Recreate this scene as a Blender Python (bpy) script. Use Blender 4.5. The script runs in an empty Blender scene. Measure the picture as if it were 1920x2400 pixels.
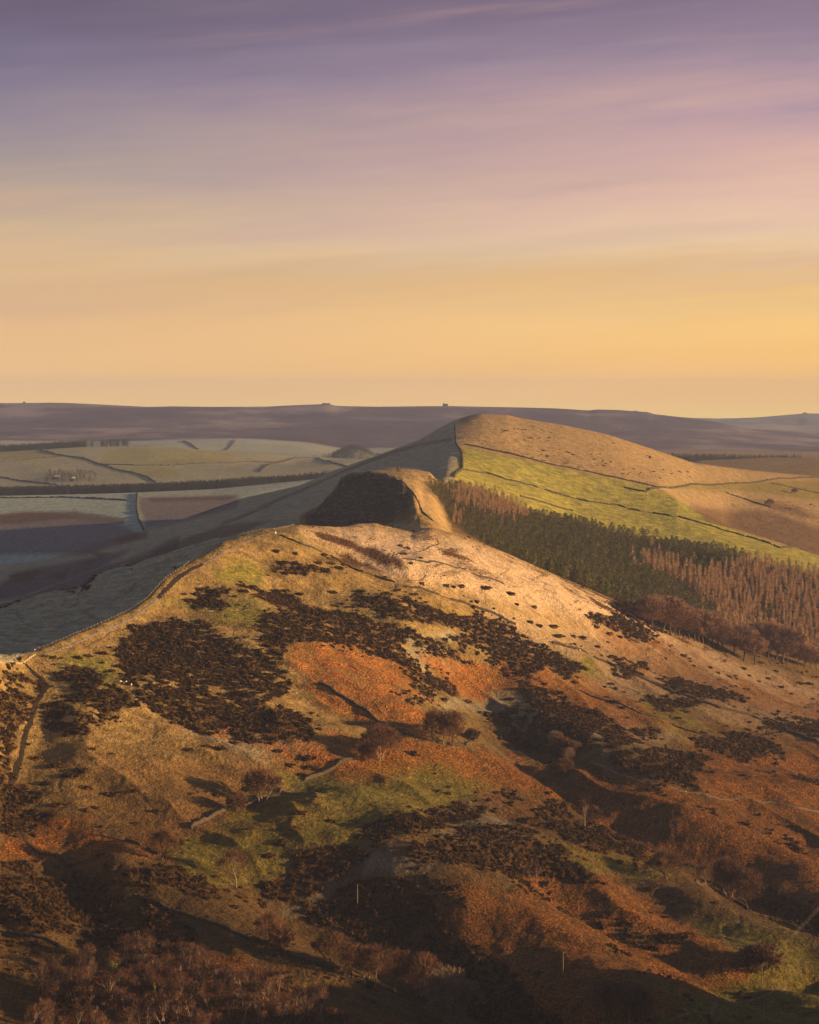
import bpy, math, random
import numpy as np
from mathutils import Vector, Matrix

# ------------------------------------------------------------------ camera, world, sun, exposure
F = 5400.0                       # focal length in photo pixels (photo 1920 x 2400)
HOR = 925.0                      # row of the eye-level horizon
PITCH = math.atan((1200 - HOR) / F)
CP, SP = math.cos(PITCH), math.sin(PITCH)
SUN_EL, SUN_AZ = math.radians(8.0), math.radians(97)   # azimuth measured from the view direction (+Y) towards +X
scene = bpy.context.scene
C = scene.collection
cam_d = bpy.data.cameras.new('camera'); cam = bpy.data.objects.new('camera', cam_d); C.objects.link(cam)
cam_d.sensor_fit = 'VERTICAL'; cam_d.sensor_height = 24.0; cam_d.lens = 24.0 * F / 2400.0
cam_d.clip_start = 1.0; cam_d.clip_end = 60000.0
cam.location = (0, 0, 0); cam.rotation_euler = (math.pi / 2 - PITCH, 0, 0)
scene.camera = cam

def lin(r, g, b):
    f = lambda c: ((c / 255 + 0.055) / 1.055) ** 2.4 if c > 10.3 else c / 255 / 12.92
    return (f(r), f(g), f(b), 1.0)

world = bpy.data.worlds.new('World'); scene.world = world; world.use_nodes = True
EXPO = 1.32
def build_world():
    nt = world.node_tree; nt.nodes.clear(); N = nt.nodes.new; L = nt.links.new
    out = N('ShaderNodeOutputWorld'); bg = N('ShaderNodeBackground'); L(bg.outputs[0], out.inputs[0])
    tc = N('ShaderNodeTexCoord'); sep = N('ShaderNodeSeparateXYZ'); L(tc.outputs['Generated'], sep.inputs[0])
    def math_(op, a, b=None, c=None):
        n = N('ShaderNodeMath'); n.operation = op
        for i, v in enumerate((a, b, c)):
            if v is None: continue
            if isinstance(v, (int, float)): n.inputs[i].default_value = v
            else: L(v, n.inputs[i])
        return n.outputs[0]
    az = math_('ARCTAN2', sep.outputs[0], sep.outputs[1])
    el = sep.outputs[2]
    # thin high cloud: soft streaks stretched along the horizon
    comb = N('ShaderNodeCombineXYZ'); L(az, comb.inputs[0]); L(math_('SUBTRACT', el, math_('MULTIPLY', az, 0.075)), comb.inputs[1])
    def streak(sx, sy, det, seed):
        mp = N('ShaderNodeMapping'); L(comb.outputs[0], mp.inputs[0]); mp.inputs['Scale'].default_value = (sx, sy, 1); mp.inputs['Location'].default_value = (seed, seed * 1.7, seed)
        nz = N('ShaderNodeTexNoise'); L(mp.outputs[0], nz.inputs[0]); nz.inputs['Scale'].default_value = 1; nz.inputs['Detail'].default_value = det; nz.inputs['Roughness'].default_value = 0.55
        nz.inputs['Distortion'].default_value = 0.3
        return nz.outputs[0]
    s1 = streak(5, 44, 5, 3.1); s2 = streak(2.4, 15, 3, 8.6); s3 = streak(16, 150, 6, 5.0); s4 = streak(3.5, 62, 6, 12.3)
    wob = math_('ADD', math_('MULTIPLY', math_('SUBTRACT', s1, 0.5), 0.040), math_('MULTIPLY', math_('SUBTRACT', s2, 0.5), 0.038))
    wob = math_('ADD', wob, math_('MULTIPLY', math_('SUBTRACT', s3, 0.5), 0.018))
    amp = N('ShaderNodeMapRange'); L(el, amp.inputs[0]); amp.inputs[1].default_value = 0.0; amp.inputs[2].default_value = 0.05
    e2 = math_('ADD', el, math_('MULTIPLY', wob, amp.outputs[0]))
    fac = N('ShaderNodeMapRange'); L(e2, fac.inputs[0]); fac.inputs[1].default_value = -0.02; fac.inputs[2].default_value = 0.38
    def ramp(stops):
        r = N('ShaderNodeValToRGB'); L(fac.outputs[0], r.inputs[0]); cr = r.color_ramp; cr.interpolation = 'B_SPLINE'
        while len(cr.elements) > 1: cr.elements.remove(cr.elements[-1])
        for i, (py, col) in enumerate(stops):
            v = (1200 - py) / F; z = (-SP + v * CP) / math.sqrt(1 + v * v) if py > -2000 else 0.38
            if py == -1500: z = 0.32
            pos = (z + 0.02) / 0.40
            e = cr.elements[0] if i == 0 else cr.elements.new(min(1, pos)); e.position = min(1, max(0, pos)); k_ = 1.25 if py == 1000 else 1.0; e.color = tuple(c * k_ for c in lin(*col)[:3]) + (1,)
        return r.outputs[0]
    SKY_L = [(1000, (255, 212, 122)), (940, (255, 204, 134)), (860, (242, 196, 138)), (760, (230, 184, 140)), (700, (210, 172, 137)), (640, (228, 188, 142)), (560, (206, 176, 142)), (480, (182, 160, 144)), (400, (160, 147, 146)), (300, (145, 131, 144)), (220, (124, 114, 140)), (110, (114, 102, 128)), (0, (94, 80, 103)), (-400, (98, 92, 116)), (-1500, (98, 106, 126))]
    SKY_R = [(1000, (255, 196, 105)), (940, (255, 196, 112)), (860, (255, 194, 108)), (760, (255, 207, 126)), (700, (246, 198, 128)), (650, (224, 182, 132)), (600, (238, 200, 158)), (560, (240, 205, 168)), (480, (235, 192, 172)), (400, (228, 184, 165)), (300, (212, 170, 166)), (220, (184, 152, 162)), (110, (150, 130, 150)), (0, (136, 111, 135)), (-400, (112, 100, 122)), (-1500, (102, 108, 126))]
    a, b = ramp(SKY_L), ramp(SKY_R)
    mx = N('ShaderNodeMix'); mx.data_type = 'RGBA'
    mr = N('ShaderNodeMapRange'); mr.interpolation_type = 'SMOOTHSTEP'; L(math_('ADD', az, math_('MULTIPLY', math_('SUBTRACT', s2, 0.5), 0.12)), mr.inputs[0]); mr.inputs[1].default_value = -0.26; mr.inputs[2].default_value = 0.26
    L(mr.outputs[0], mx.inputs[0]); L(a, mx.inputs[6]); L(b, mx.inputs[7])
    # peach and dove-grey streaks in the veil
    pk = N('ShaderNodeMapRange'); pk.interpolation_type = 'SMOOTHSTEP'; L(s4, pk.inputs[0]); pk.inputs[1].default_value = 0.50; pk.inputs[2].default_value = 0.78; pk.inputs[4].default_value = 0.38
    hi = N('ShaderNodeMapRange'); L(el, hi.inputs[0]); hi.inputs[1].default_value = 0.015; hi.inputs[2].default_value = 0.07
    m2 = N('ShaderNodeMix'); m2.data_type = 'RGBA'; L(math_('MULTIPLY', pk.outputs[0], hi.outputs[0]), m2.inputs[0]); L(mx.outputs[2], m2.inputs[6]); m2.inputs[7].default_value = lin(206, 166, 152)
    gk = N('ShaderNodeMapRange'); gk.interpolation_type = 'SMOOTHSTEP'; L(s4, gk.inputs[0]); gk.inputs[1].default_value = 0.48; gk.inputs[2].default_value = 0.22; gk.inputs[4].default_value = 0.24
    m3 = N('ShaderNodeMix'); m3.data_type = 'RGBA'; L(math_('MULTIPLY', gk.outputs[0], hi.outputs[0]), m3.inputs[0]); L(m2.outputs[2], m3.inputs[6]); m3.inputs[7].default_value = lin(150, 136, 142)
    # the clear sky behind the veil of cloud
    sky = N('ShaderNodeTexSky'); sky.sky_type = 'NISHITA'; sky.sun_disc = False; sky.sun_elevation = SUN_EL; sky.sun_rotation = SUN_AZ
    sc = N('ShaderNodeVectorMath'); sc.operation = 'SCALE'; L(sky.outputs[0], sc.inputs[0]); sc.inputs['Scale'].default_value = 0.008
    ad = N('ShaderNodeVectorMath'); ad.operation = 'ADD'; L(m3.outputs[2], ad.inputs[0]); L(sc.outputs[0], ad.inputs[1])
    # soft mottling of the veil
    br = N('ShaderNodeVectorMath'); br.operation = 'SCALE'; L(ad.outputs[0], br.inputs[0]); L(math_('MULTIPLY_ADD', s1, 0.16, 0.90), br.inputs['Scale'])
    L(br.outputs[0], bg.inputs[0]); bg.inputs[1].default_value = 1.0 / (2 ** EXPO)
build_world()
sun_d = bpy.data.lights.new('sun', 'SUN'); sun = bpy.data.objects.new('sun', sun_d); C.objects.link(sun)
sun_d.energy = 5.0; sun_d.angle = math.radians(0.6); sun_d.color = (1.0, 0.57, 0.235)
sv = Vector((math.sin(SUN_AZ) * math.cos(SUN_EL), math.cos(SUN_AZ) * math.cos(SUN_EL), math.sin(SUN_EL)))
sun.rotation_euler = sv.to_track_quat('Z', 'Y').to_euler()
scene.view_settings.view_transform = 'Standard'; scene.view_settings.look = 'None'
scene.view_settings.exposure = EXPO; scene.view_settings.gamma = 1.0
scene.render.engine = 'CYCLES'
scene.cycles.use_denoising = True
scene.cycles.max_bounces = 6; scene.cycles.diffuse_bounces = 3; scene.cycles.volume_bounces = 1
scene.cycles.transparent_max_bounces = 8; scene.cycles.sample_clamp_indirect = 3

# ------------------------------------------------------------------ numpy helpers
rng = np.random.default_rng(7); random.seed(7)
def proj(x, y, z):
    d = y * CP - z * SP; up = y * SP + z * CP
    return 960 + F * x / d, 1200 - F * up / d
def px_u(px, py):
    a = (px - 960) / F; v = (1200 - py) / F
    return a / (CP + v * SP)
def py_s(py):
    v = (1200 - np.asarray(py, float)) / F
    return (-SP + v * CP) / (CP + v * SP)
def _h(ix, iy, seed):
    n = (ix.astype(np.int64) * 374761393 + iy.astype(np.int64) * 668265263 + seed * 974634777) & 0xffffffff
    n = ((n ^ (n >> 13)) * 1274126177) & 0xffffffff
    return ((n ^ (n >> 16)) & 0xffff) / 65535.0
def vnoise(x, y, seed=0):
    xi = np.floor(x); yi = np.floor(y); fx = x - xi; fy = y - yi
    fx = fx * fx * fx * (fx * (fx * 6 - 15) + 10); fy = fy * fy * fy * (fy * (fy * 6 - 15) + 10)
    a = _h(xi, yi, seed); b = _h(xi + 1, yi, seed); c = _h(xi, yi + 1, seed); d = _h(xi + 1, yi + 1, seed)
    return (a + (b - a) * fx + (c - a) * fy + (a - b - c + d) * fx * fy) * 2 - 1
def fbm(x, y, seed=0, octv=4, gain=0.5):
    t = 0; a = 1.0; s = 0
    for i in range(octv):
        t = t + a * vnoise(x * 2 ** i + 17.3 * i, y * 2 ** i - 9.1 * i, seed + i); s += a; a *= gain
    return t / s
def sstep(a, b, x):
    t = np.clip((x - a) / (b - a), 0, 1); return t * t * (3 - 2 * t)
def poly_sd(px, py, pts):
    """signed distance to a polygon, positive inside"""
    pts = np.asarray(pts, float); n = len(pts); d = np.full(px.shape, 1e18); ins = np.zeros(px.shape, bool)
    for i in range(n):
        ax, ay = pts[i]; bx, by = pts[(i + 1) % n]; ex, ey = bx - ax, by - ay
        wx, wy = px - ax, py - ay; t = np.clip((wx * ex + wy * ey) / (ex * ex + ey * ey + 1e-9), 0, 1)
        d = np.minimum(d, (wx - ex * t) ** 2 + (wy - ey * t) ** 2)
        c = (ay > py) != (by > py)
        if ey != 0: ins ^= c & (px < ex * (py - ay) / ey + ax)
    d = np.sqrt(d); return np.where(ins, d, -d)
def line_d(px, py, pts):
    d = np.full(px.shape, 1e18); pts = np.asarray(pts, float)
    for i in range(len(pts) - 1):
        ax, ay = pts[i]; ex, ey = pts[i + 1] - pts[i]; wx, wy = px - ax, py - ay
        t = np.clip((wx * ex + wy * ey) / (ex * ex + ey * ey + 1e-9), 0, 1)
        d = np.minimum(d, (wx - ex * t) ** 2 + (wy - ey * t) ** 2)
    return np.sqrt(d)

# ------------------------------------------------------------------ the lie of the land
# each line runs across the view: (photo column, photo row or None, distance[, height]) ; row None means hidden, height given
CREST = [(-450, 1330, 960), (-250, 1440, 1090), (0, 1545, 1235), (81, 1528, 1285), (203, 1478, 1340), (304, 1433, 1395), (345, 1403, 1420), (390, 1354, 1470), (430, 1328, 1500), (523, 1268, 1580), (619, 1240, 1640), (700, 1230, 1665), (745, 1234, 1690), (800, 1236, 1730), (840, 1228, 1775), (880, 1225, 1800), (930, 1238, 1800), (965, 1246, 1790), (1010, 1235, 1820), (1090, 1258, 1830), (1200, 1302, 1840), (1290, 1343, 1855), (1400, 1392, 1885), (1500, 1430, 1925), (1600, 1468, 1970), (1750, 1520, 2020), (1920, 1562, 2070), (2370, 1640, 2180)]
SPUR = [(-450, 1470, 1880), (0, 1430, 1930), (142, 1391, 1950), (243, 1342, 2080), (365, 1277, 2200), (446, 1249, 2300), (520, 1244, 2330), (600, 1228, 2345), (690, 1214, 2340), (750, 1184, 2330), (779, 1151, 2310), (800, 1118, 2290), (822, 1107, 2280), (880, 1102, 2270), (920, 1098, 2290), (960, 1098, 2300), (1010, 1106, 2310), (1050, 1160, 2330), (1150, 1195, 2360), (1250, 1235, 2410), (1340, 1243, 2470), (1500, 1275, 2500), (1700, 1295, 2480), (1920, 1350, 2450), (2370, 1420, 2450)]
FIELD = [(-450, 1430, 2280), (0, 1368, 2350), (243, 1297, 2450), (406, 1257, 2550), (568, 1202, 2650), (700, 1167, 2750), (803, 1122, 2850), (925, 1086, 2850), (1063, 1042, 2850), (1168, 1058, 2850), (1300, 1091, 2850), (1447, 1121, 2850), (1545, 1143, 2850), (1626, 1192, 2790), (1707, 1233, 2740), (1829, 1273, 2690), (1920, 1302, 2650), (2370, 1400, 2600)]
LOSE = [(-450, 1410, 2550), (0, 1326, 2650), (114, 1312, 2690), (243, 1267, 2750), (406, 1225, 2850), (568, 1168, 2950), (700, 1139, 3000), (803, 1095, 3050), (864, 1074, 3050), (925, 1052, 3050), (985, 1030, 3055), (1026, 1005, 3060), (1067, 984, 3065), (1100, 974, 3070), (1127, 969, 3075), (1188, 972, 3090), (1221, 980, 3095), (1321, 996, 3100), (1423, 1018, 3110), (1504, 1044, 3130), (1626, 1085, 3200), (1747, 1101, 3350), (1920, 1117, 3600), (2370, 1140, 3900)]
def tail(L, dy, dz, only=None):
    return [(p[0], None, p[2] + dy, dz) for p in L]
LINES = {
 'n0': [(-450, None, 100, -48), (2370, None, 100, -75)],
 'n1': [(-450, None, 500, -140), (960, None, 500, -172), (2370, None, 500, -205)],
 'b0': [(-450, 2250, 780), (0, 2400, 850), (400, 2400, 870), (960, 2400, 900), (1400, 2400, 930), (1920, 2400, 970), (2370, 2380, 1000)],
 'b1': [(-450, 2080, 830), (0, 2200, 940), (400, 2200, 960), (960, 2200, 1000), (1400, 2250, 1010), (1920, 2250, 1070), (2370, 2220, 1130)],
 'b2': [(-450, 1900, 890), (0, 2000, 1035), (400, 2000, 1058), (960, 2000, 1105), (1400, 2050, 1140), (1920, 2080, 1205), (2370, 2080, 1260)],
 'b3': [(-450, 1700, 930), (0, 1810, 1120), (400, 1800, 1165), (960, 1800, 1240), (1400, 1850, 1300), (1920, 1920, 1370), (2370, 1960, 1410)],
 'b4': [(-450, 1480, 950), (0, 1640, 1200), (200, 1610, 1250), (500, 1570, 1330), (960, 1600, 1385), (1400, 1680, 1480), (1920, 1760, 1600), (2370, 1820, 1680)],
 'b5': [(-450, 1400, 956), (0, 1570, 1232), (300, 1475, 1365), (500, 1400, 1455), (700, 1370, 1530), (960, 1410, 1560), (1400, 1540, 1690), (1920, 1650, 1900), (2370, 1720, 1980)],
 'crest': CREST,
 'bank': [(-450, None, 1080, -100), (0, None, 1330, -151), (81, None, 1350, -151), (203, None, 1400, -145.5), (304, None, 1450, -138), (345, None, 1475, -134), (430, None, 1530, -119), (523, None, 1600, -101.5), (619, None, 1652, -96.5), (700, None, 1676, -94.5), (745, None, 1702, -98), (800, None, 1745, -101.5), (880, None, 1820, -103.5), (965, None, 1810, -109), (1090, None, 1850, -115.5), (1290, None, 1877, -145.5), (1500, None, 1945, -182), (1750, None, 2040, -223.4), (1920, None, 2090, -245), (2370, None, 2200, -290)],
 'grey': [(-450, None, 1240, -125), (0, 1432, 1530), (81, 1408, 1550), (170, 1387, 1565), (243, 1354, 1590), (345, 1318, 1610), (406, 1297, 1625), (467, 1279, 1635), (523, 1266, 1645), (619, 1244, 1668), (700, 1234, 1690), (745, 1238, 1715), (800, None, 1765, -104), (880, None, 1840, -106), (965, None, 1830, -112), (1090, None, 1870, -120), (1290, None, 1900, -147), (1500, None, 1965, -184), (1750, None, 2060, -224), (1920, None, 2110, -246), (2370, None, 2220, -292)],
 'gully': [(-450, None, 1600, -185), (0, None, 1760, -184), (406, None, 1820, -148), (560, None, 1960, -136), (681, None, 2180, -133), (800, None, 2150, -129), (880, None, 2090, -126), (960, None, 2030, -125), (1010, None, 1980, -119), (1100, None, 2010, -138), (1290, None, 2050, -158), (1500, None, 2110, -192), (1750, None, 2200, -222), (1920, None, 2240, -238), (2370, None, 2320, -285)],
 'cliff': [(-450, None, 1740, -195), (0, None, 1850, -183), (243, None, 1900, -163), (446, None, 2050, -150), (560, None, 2150, -140), (640, None, 2240, -130), (700, 1226, 2310), (750, 1206, 2295), (800, 1170, 2262), (840, 1128, 2250), (862, 1108, 2250), (882, 1107, 2243), (902, 1111, 2228), (925, 1120, 2205), (945, 1131, 2180), (973, 1164, 2130), (992, 1203, 2092), (1015, 1222, 2078), (1055, None, 2100, -127), (1150, None, 2140, -140), (1290, None, 2180, -158), (1500, None, 2240, -180), (1750, None, 2290, -208), (1920, None, 2320, -224), (2370, None, 2380, -270)],
 'spur': SPUR,
 'dip': [(-450, None, 1990, -205), (0, None, 2080, -192), (243, None, 2220, -170), (446, None, 2420, -150), (681, None, 2430, -128), (803, None, 2400, -108), (920, None, 2410, -92), (1010, None, 2410, -89), (1060, 1128, 2430), (1150, 1152, 2500), (1340, 1213, 2580), (1500, 1242, 2600), (1700, 1270, 2580), (1920, 1325, 2550), (2370, 1410, 2530)],
 'field': FIELD,
 'f2': None, 'f3': None, 'f4': None,
 'lose': LOSE,
 'v1': [(-450, None, 2500, -215), (0, None, 2850, -220), (568, None, 3120, -175), (925, None, 3280, -115), (1150, None, 3400, -70), (1400, None, 3400, -110), (1700, None, 3650, -165), (2370, None, 4200, -190)],
 'v2': [(-450, None, 3100, -245), (0, None, 3160, -244), (600, None, 3350, -215), (960, None, 3600, -190), (1400, None, 3900, -180), (1920, None, 4100, -175), (2370, None, 4400, -185)],
 'v3': [(-450, 1270, 3500), (0, 1262, 3500), (300, 1225, 3580), (600, 1200, 3660), (960, None, 3900, -195), (1400, None, 4150, -190), (1640, 1120, 4300), (1920, 1112, 4300), (2370, 1110, 4600)],
 'v4': [(-450, 1170, 4000), (0, 1164, 4000), (200, 1160, 4000), (300, 1157, 4000), (500, 1148, 4050), (700, 1128, 4150), (800, 1116, 4250), (960, None, 4400, -190), (1400, None, 4600, -170), (1640, 1082, 4900), (1750, 1075, 4950), (1920, 1070, 5000), (2370, 1070, 5000)],
 'v5': [(-450, None, 4400, -196), (0, None, 4350, -193), (400, None, 4400, -188), (800, None, 4600, -182), (1400, None, 5000, -185), (1640, None, 5250, -160), (1920, None, 5250, -160), (2370, None, 5250, -160)],
 'v6': [(-450, 1112, 4900), (0, 1110, 4900), (300, 1105, 4900), (600, 1098, 5000), (800, 1086, 5100), (960, None, 5300, -160), (1640, None, 5500, -158), (1920, None, 5500, -158), (2370, None, 5500, -158)],
 'v7': [(-450, 1080, 5500), (0, 1062, 5500), (100, 1056, 5550), (200, 1049, 5600), (350, 1046, 5650), (480, 1053, 5650), (600, 1061, 5750), (700, 1072, 5800), (800, 1077, 5800), (960, None, 5800, -165), (1640, 1082, 5800), (1920, 1082, 5800), (2370, 1082, 5800)],
 'v8': [(-450, None, 6250, -190), (800, None, 6300, -185), (2370, None, 6400, -185)],
 'v9': [(-450, 1068, 6800), (0, 1066, 6800), (400, 1052, 6900), (800, 1070, 6900), (1400, 1075, 6900), (1920, 1075, 6900), (2370, 1078, 6900)],
 'v10': [(-450, 1045, 7300), (0, 1040, 7300), (250, 1036, 7500), (400, 1031, 7600), (600, 1030, 7600), (720, 1037, 7600), (800, 1052, 7600), (1000, 1050, 7600), (1400, 1060, 7500), (1920, 1062, 7400), (2370, 1062, 7400)],
 'v11': [(-450, 1000, 9000), (0, 998, 9000), (900, 1000, 9000), (1500, 1012, 8900), (1750, 1035, 8600), (1920, 1048, 8500), (2370, 1055, 8400)],
 'v12': [(-450, 948, 10500), (0, 944.6, 10500), (55, 944.6, 10500), (110, 943.6, 10500), (160, 944.5, 10500), (219, 946.9, 10500), (345, 953.6, 10500), (406, 952.2, 10500), (500, 953.5, 10500), (625, 952.8, 10500), (693, 949.3, 10500), (762, 946.8, 10500), (775, 948, 10500), (790, 951.2, 10500), (884, 953.4, 10500), (1000, 952, 10500), (1060, 951.8, 10500), (1220, 955, 10500), (1300, 957, 10500), (1382, 962.2, 10450), (1398, 959.8, 10450), (1450, 961, 10400), (1484, 963.6, 10400), (1520, 966, 10400), (1532, 970.5, 10400), (1618, 980, 10300), (1690, 991, 10100), (1747, 1006, 9900), (1829, 1019, 9700), (1920, 1030, 9500), (2370, 1050, 9000)],
 'v13': [(-450, None, 11500, -110), (2370, None, 11500, -190)],
 'v14': [(-450, None, 13200, -110), (1500, None, 13200, -120), (1620, 993, 13200), (1666, 987, 13200), (1730, 981.5, 13200), (1790, 977, 13200), (1850, 972, 13200), (1890, 969, 13200), (1920, 970, 13200), (2370, 985, 13200)],
 'v15': [(-450, None, 14500, -150), (2370, None, 14500, -150)],
}
U = np.concatenate([np.linspace(-0.36, -0.262, 14)[:-1], np.linspace(-0.262, -0.192, 26)[:-1], np.arange(-0.192, 0.192, 0.00065), np.linspace(0.192, 0.262, 26), np.linspace(0.262, 0.36, 14)[1:]])
Yr = np.concatenate([np.arange(100, 740, 12), np.arange(740, 1340, 1.35), np.arange(1340, 2100, 1.9), np.arange(2100, 3150, 3.6), np.arange(3150, 4400, 12), np.arange(4400, 8000, 22), np.arange(8000, 14500, 40)])
NU, NY = len(U), len(Yr)
def line_yz(L, ns=1):
    us, ys, zs = [], [], []
    for p in L:
        if p[1] is None:
            us.append((p[0] - 960) / F); ys.append(p[2]); zs.append(p[3])
        else:
            us.append(px_u(p[0], p[1])); ys.append(p[2]); zs.append(py_s(p[1]) * p[2])
    # visible rows interpolate in slope so that the drawn outline stays straight between points
    sl = np.interp(U, us, np.array(zs) / np.array(ys)); yy = np.interp(U, us, ys)
    k = np.array([1, 2, 3, 2, 1.]) / 9
    def sm(a, n):
        for _ in range(n): a = np.convolve(np.pad(a, 2, 'edge'), k, 'valid')
        return a
    yy = sm(yy, 14)
    return yy, sm(sl, ns) * yy
SHARP = {'crest', 'grey', 'spur', 'lose', 'cliff', 'v4', 'v7', 'v12', 'v14'}
LY = {k: line_yz(v, 1 if k in SHARP else 16) for k, v in LINES.items() if v is not None}
fy, fz = LY['field']; ly, lz = LY['lose']
pxU = 960 + U * F
h1 = sstep(1450, 1740, pxU)
def mixl(t, bulge, hol):
    y = fy + (ly - fy) * t; z = fz + (lz - fz) * t + bulge * np.exp(-((pxU - 1180) / 260) ** 2)
    return y, z, hol
for nm, t, bl, explicit in (('f2', 0.16, 2.0, [(1545, None, 2885, -117), (1626, None, 2850, -150), (1707, None, 2805, -171), (1829, None, 2760, -188), (1920, None, 2725, -197), (2370, None, 2700, -235)]),
                            ('f3', 0.42, 5.0, [(1545, 1122, 2970), (1626, 1165, 2985), (1707, 1208, 2970), (1829, 1245, 2930), (1920, 1272, 2900), (2370, 1330, 2900)]),
                            ('f4', 0.72, 6.0, [(1545, 1090, 3060), (1626, 1122, 3090), (1747, 1148, 3150), (1920, 1178, 3200), (2370, 1220, 3300)])):
    y, z, _ = mixl(t, bl, 0); ey, ez = line_yz(explicit)
    LY[nm] = (y * (1 - h1) + ey * h1, z * (1 - h1) + ez * h1)
order = list(LINES.keys())
KY = np.stack([LY[k][0] for k in order]); KZ = np.stack([LY[k][1] for k in order])
for i in range(1, len(order)): KY[i] = np.maximum(KY[i], KY[i - 1] + 12)
def pchip(x, y, q):
    h = np.diff(x); d = np.diff(y) / h; m = np.zeros_like(x)
    w1 = 2 * h[1:] + h[:-1]; w2 = h[1:] + 2 * h[:-1]
    same = d[1:] * d[:-1] > 0
    with np.errstate(divide='ignore', invalid='ignore'):
        mm = (w1 + w2) / (w1 / d[:-1] + w2 / d[1:])
    m[1:-1] = np.where(same, mm, 0); m[0] = d[0]; m[-1] = d[-1]
    i = np.clip(np.searchsorted(x, q) - 1, 0, len(x) - 2); t = (q - x[i]) / h[i]
    t2, t3 = t * t, t * t * t
    return (2*t3-3*t2+1)*y[i] + (t3-2*t2+t)*h[i]*m[i] + (-2*t3+3*t2)*y[i+1] + (t3-t2)*h[i]*m[i+1]
Z = np.empty((NY, NU))
for j in range(NU): Z[:, j] = pchip(KY[:, j], KZ[:, j], Yr)
YY = np.repeat(Yr[:, None], NU, 1); XX = YY * U[None, :]

def ground_at_pixel(px, py, ymin=300, ymax=14000):
    """world point where the sight line through a photo pixel meets the land"""
    u = px_u(px, py); s = float(py_s(py)); j = np.clip((np.interp(u, U, np.arange(NU))), 0, NU - 1.001); j0 = int(j); t = j - j0
    col = Z[:, j0] * (1 - t) + Z[:, j0 + 1] * t
    i0 = np.searchsorted(Yr, ymin); g = col[i0:] / Yr[i0:]; k = np.argmax(g >= s)
    if not g[k] >= s or Yr[i0 + k] > ymax:
        m = Yr[i0:] <= ymax; k = int(np.argmax(np.where(m, g, -9)))
        return Vector((u * Yr[i0 + k], Yr[i0 + k], col[i0 + k]))
    i = i0 + k
    if k > 0:
        a, b = g[k - 1] - s, g[k] - s; w = a / (a - b) if a != b else 0
        y = Yr[i - 1] + (Yr[i] - Yr[i - 1]) * w
    else: y = Yr[i]
    return Vector((u * y, y, s * y))
def height(x, y):
    x = np.asarray(x, float); y = np.asarray(y, float); u = x / y
    j = np.clip(np.interp(u, U, np.arange(NU)), 0, NU - 1.001); i = np.clip(np.interp(y, Yr, np.arange(NY)), 0, NY - 1.001)
    j0 = j.astype(int); i0 = i.astype(int); tj = j - j0; ti = i - i0
    return (Z[i0, j0] * (1 - tj) + Z[i0, j0 + 1] * tj) * (1 - ti) + (Z[i0 + 1, j0] * (1 - tj) + Z[i0 + 1, j0 + 1] * tj) * ti

# ridges (+) and gullies (-) laid on the slopes: photo polyline, half width in m, amplitude in m, distance limits
FOLDS = [
 ([(1130, 1560), (1210, 1660), (1290, 1760), (1380, 1850), (1500, 1925), (1640, 1985), (1780, 2070), (1920, 2150)], 34, -15, 900, 1700),
 ([(1230, 1700), (1330, 1760), (1430, 1800), (1560, 1840), (1700, 1868), (1900, 1885)], 26, 6, 900, 1800),
 ([(760, 2120), (860, 2180), (960, 2230), (1080, 2320), (1180, 2400)], 36, -13, 700, 1300),
 ([(960, 2080), (1100, 2120), (1230, 2220), (1400, 2330), (1520, 2400)], 42, 11, 700, 1300),
 ([(1300, 2070), (1440, 2160), (1560, 2235), (1660, 2290), (1760, 2330)], 22, -8, 700, 1400),
 ([(1300, 2020), (1480, 2130), (1600, 2190), (1740, 2250)], 20, 7, 700, 1400),
 ([(1330, 1990), (1450, 2040), (1620, 2160), (1760, 2240), (1900, 2290)], 22, -8, 700, 1500),
 ([(700, 1380), (850, 1420), (960, 1500), (1080, 1640)], 40, -7, 1250, 1700),
 ([(560, 1400), (700, 1540), (850, 1640), (1050, 1740), (1250, 1850)], 36, 5, 1100, 1700),
 ([(200, 1640), (400, 1640), (620, 1690), (740, 1740)], 30, 5, 1100, 1500),
 ([(450, 1960), (600, 1880), (700, 1830), (760, 1790)], 18, -3, 1000, 1400),
 ([(80, 1560), (110, 1620), (60, 1760), (30, 1850), (150, 1970), (210, 2150), (200, 2240)], 16, -5, 800, 1300),
 ([(280, 2050), (450, 2130), (620, 2230), (900, 2370)], 22, 5, 800, 1200),
 ([(850, 1900), (950, 1960), (1100, 2000), (1300, 2040)], 30, 6, 1000, 1400),
 ([(1380, 1660), (1500, 1720), (1650, 1760), (1900, 1800)], 26, -5, 1300, 1800),
 ([(1050, 1370), (1250, 1480), (1500, 1600), (1900, 1740)], 28, 5, 1300, 1950),
 ([(860, 1290), (950, 1330), (1100, 1380), (1350, 1450)], 26, 4, 1500, 1900),
 ([(1700, 1440), (1900, 1500)], 60, -6, 1900, 2300),
]
def world_line(pts, y0, y1, step=None):
    P = [ground_at_pixel(a, b, y0, y1) for a, b in pts]
    return P
for pts, w, a, y0, y1 in FOLDS:
    P = [ground_at_pixel(px, py, y0, y1) for px, py in pts]
    pl = [(p.x, p.y) for p in P]
    xs = [p[0] for p in pl]; ys = [p[1] for p in pl]
    ri = (Yr > min(ys) - 3 * w) & (Yr < max(ys) + 3 * w); r0, r1 = np.argmax(ri), NY - np.argmax(ri[::-1])
    d = line_d(XX[r0:r1] , YY[r0:r1], pl)
    d = d * (1 + 0.25 * fbm(XX[r0:r1] / 40, YY[r0:r1] / 40, 5, 2))
    Z[r0:r1] += 1.25 * a * np.exp(-(d / w) ** 2)
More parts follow.
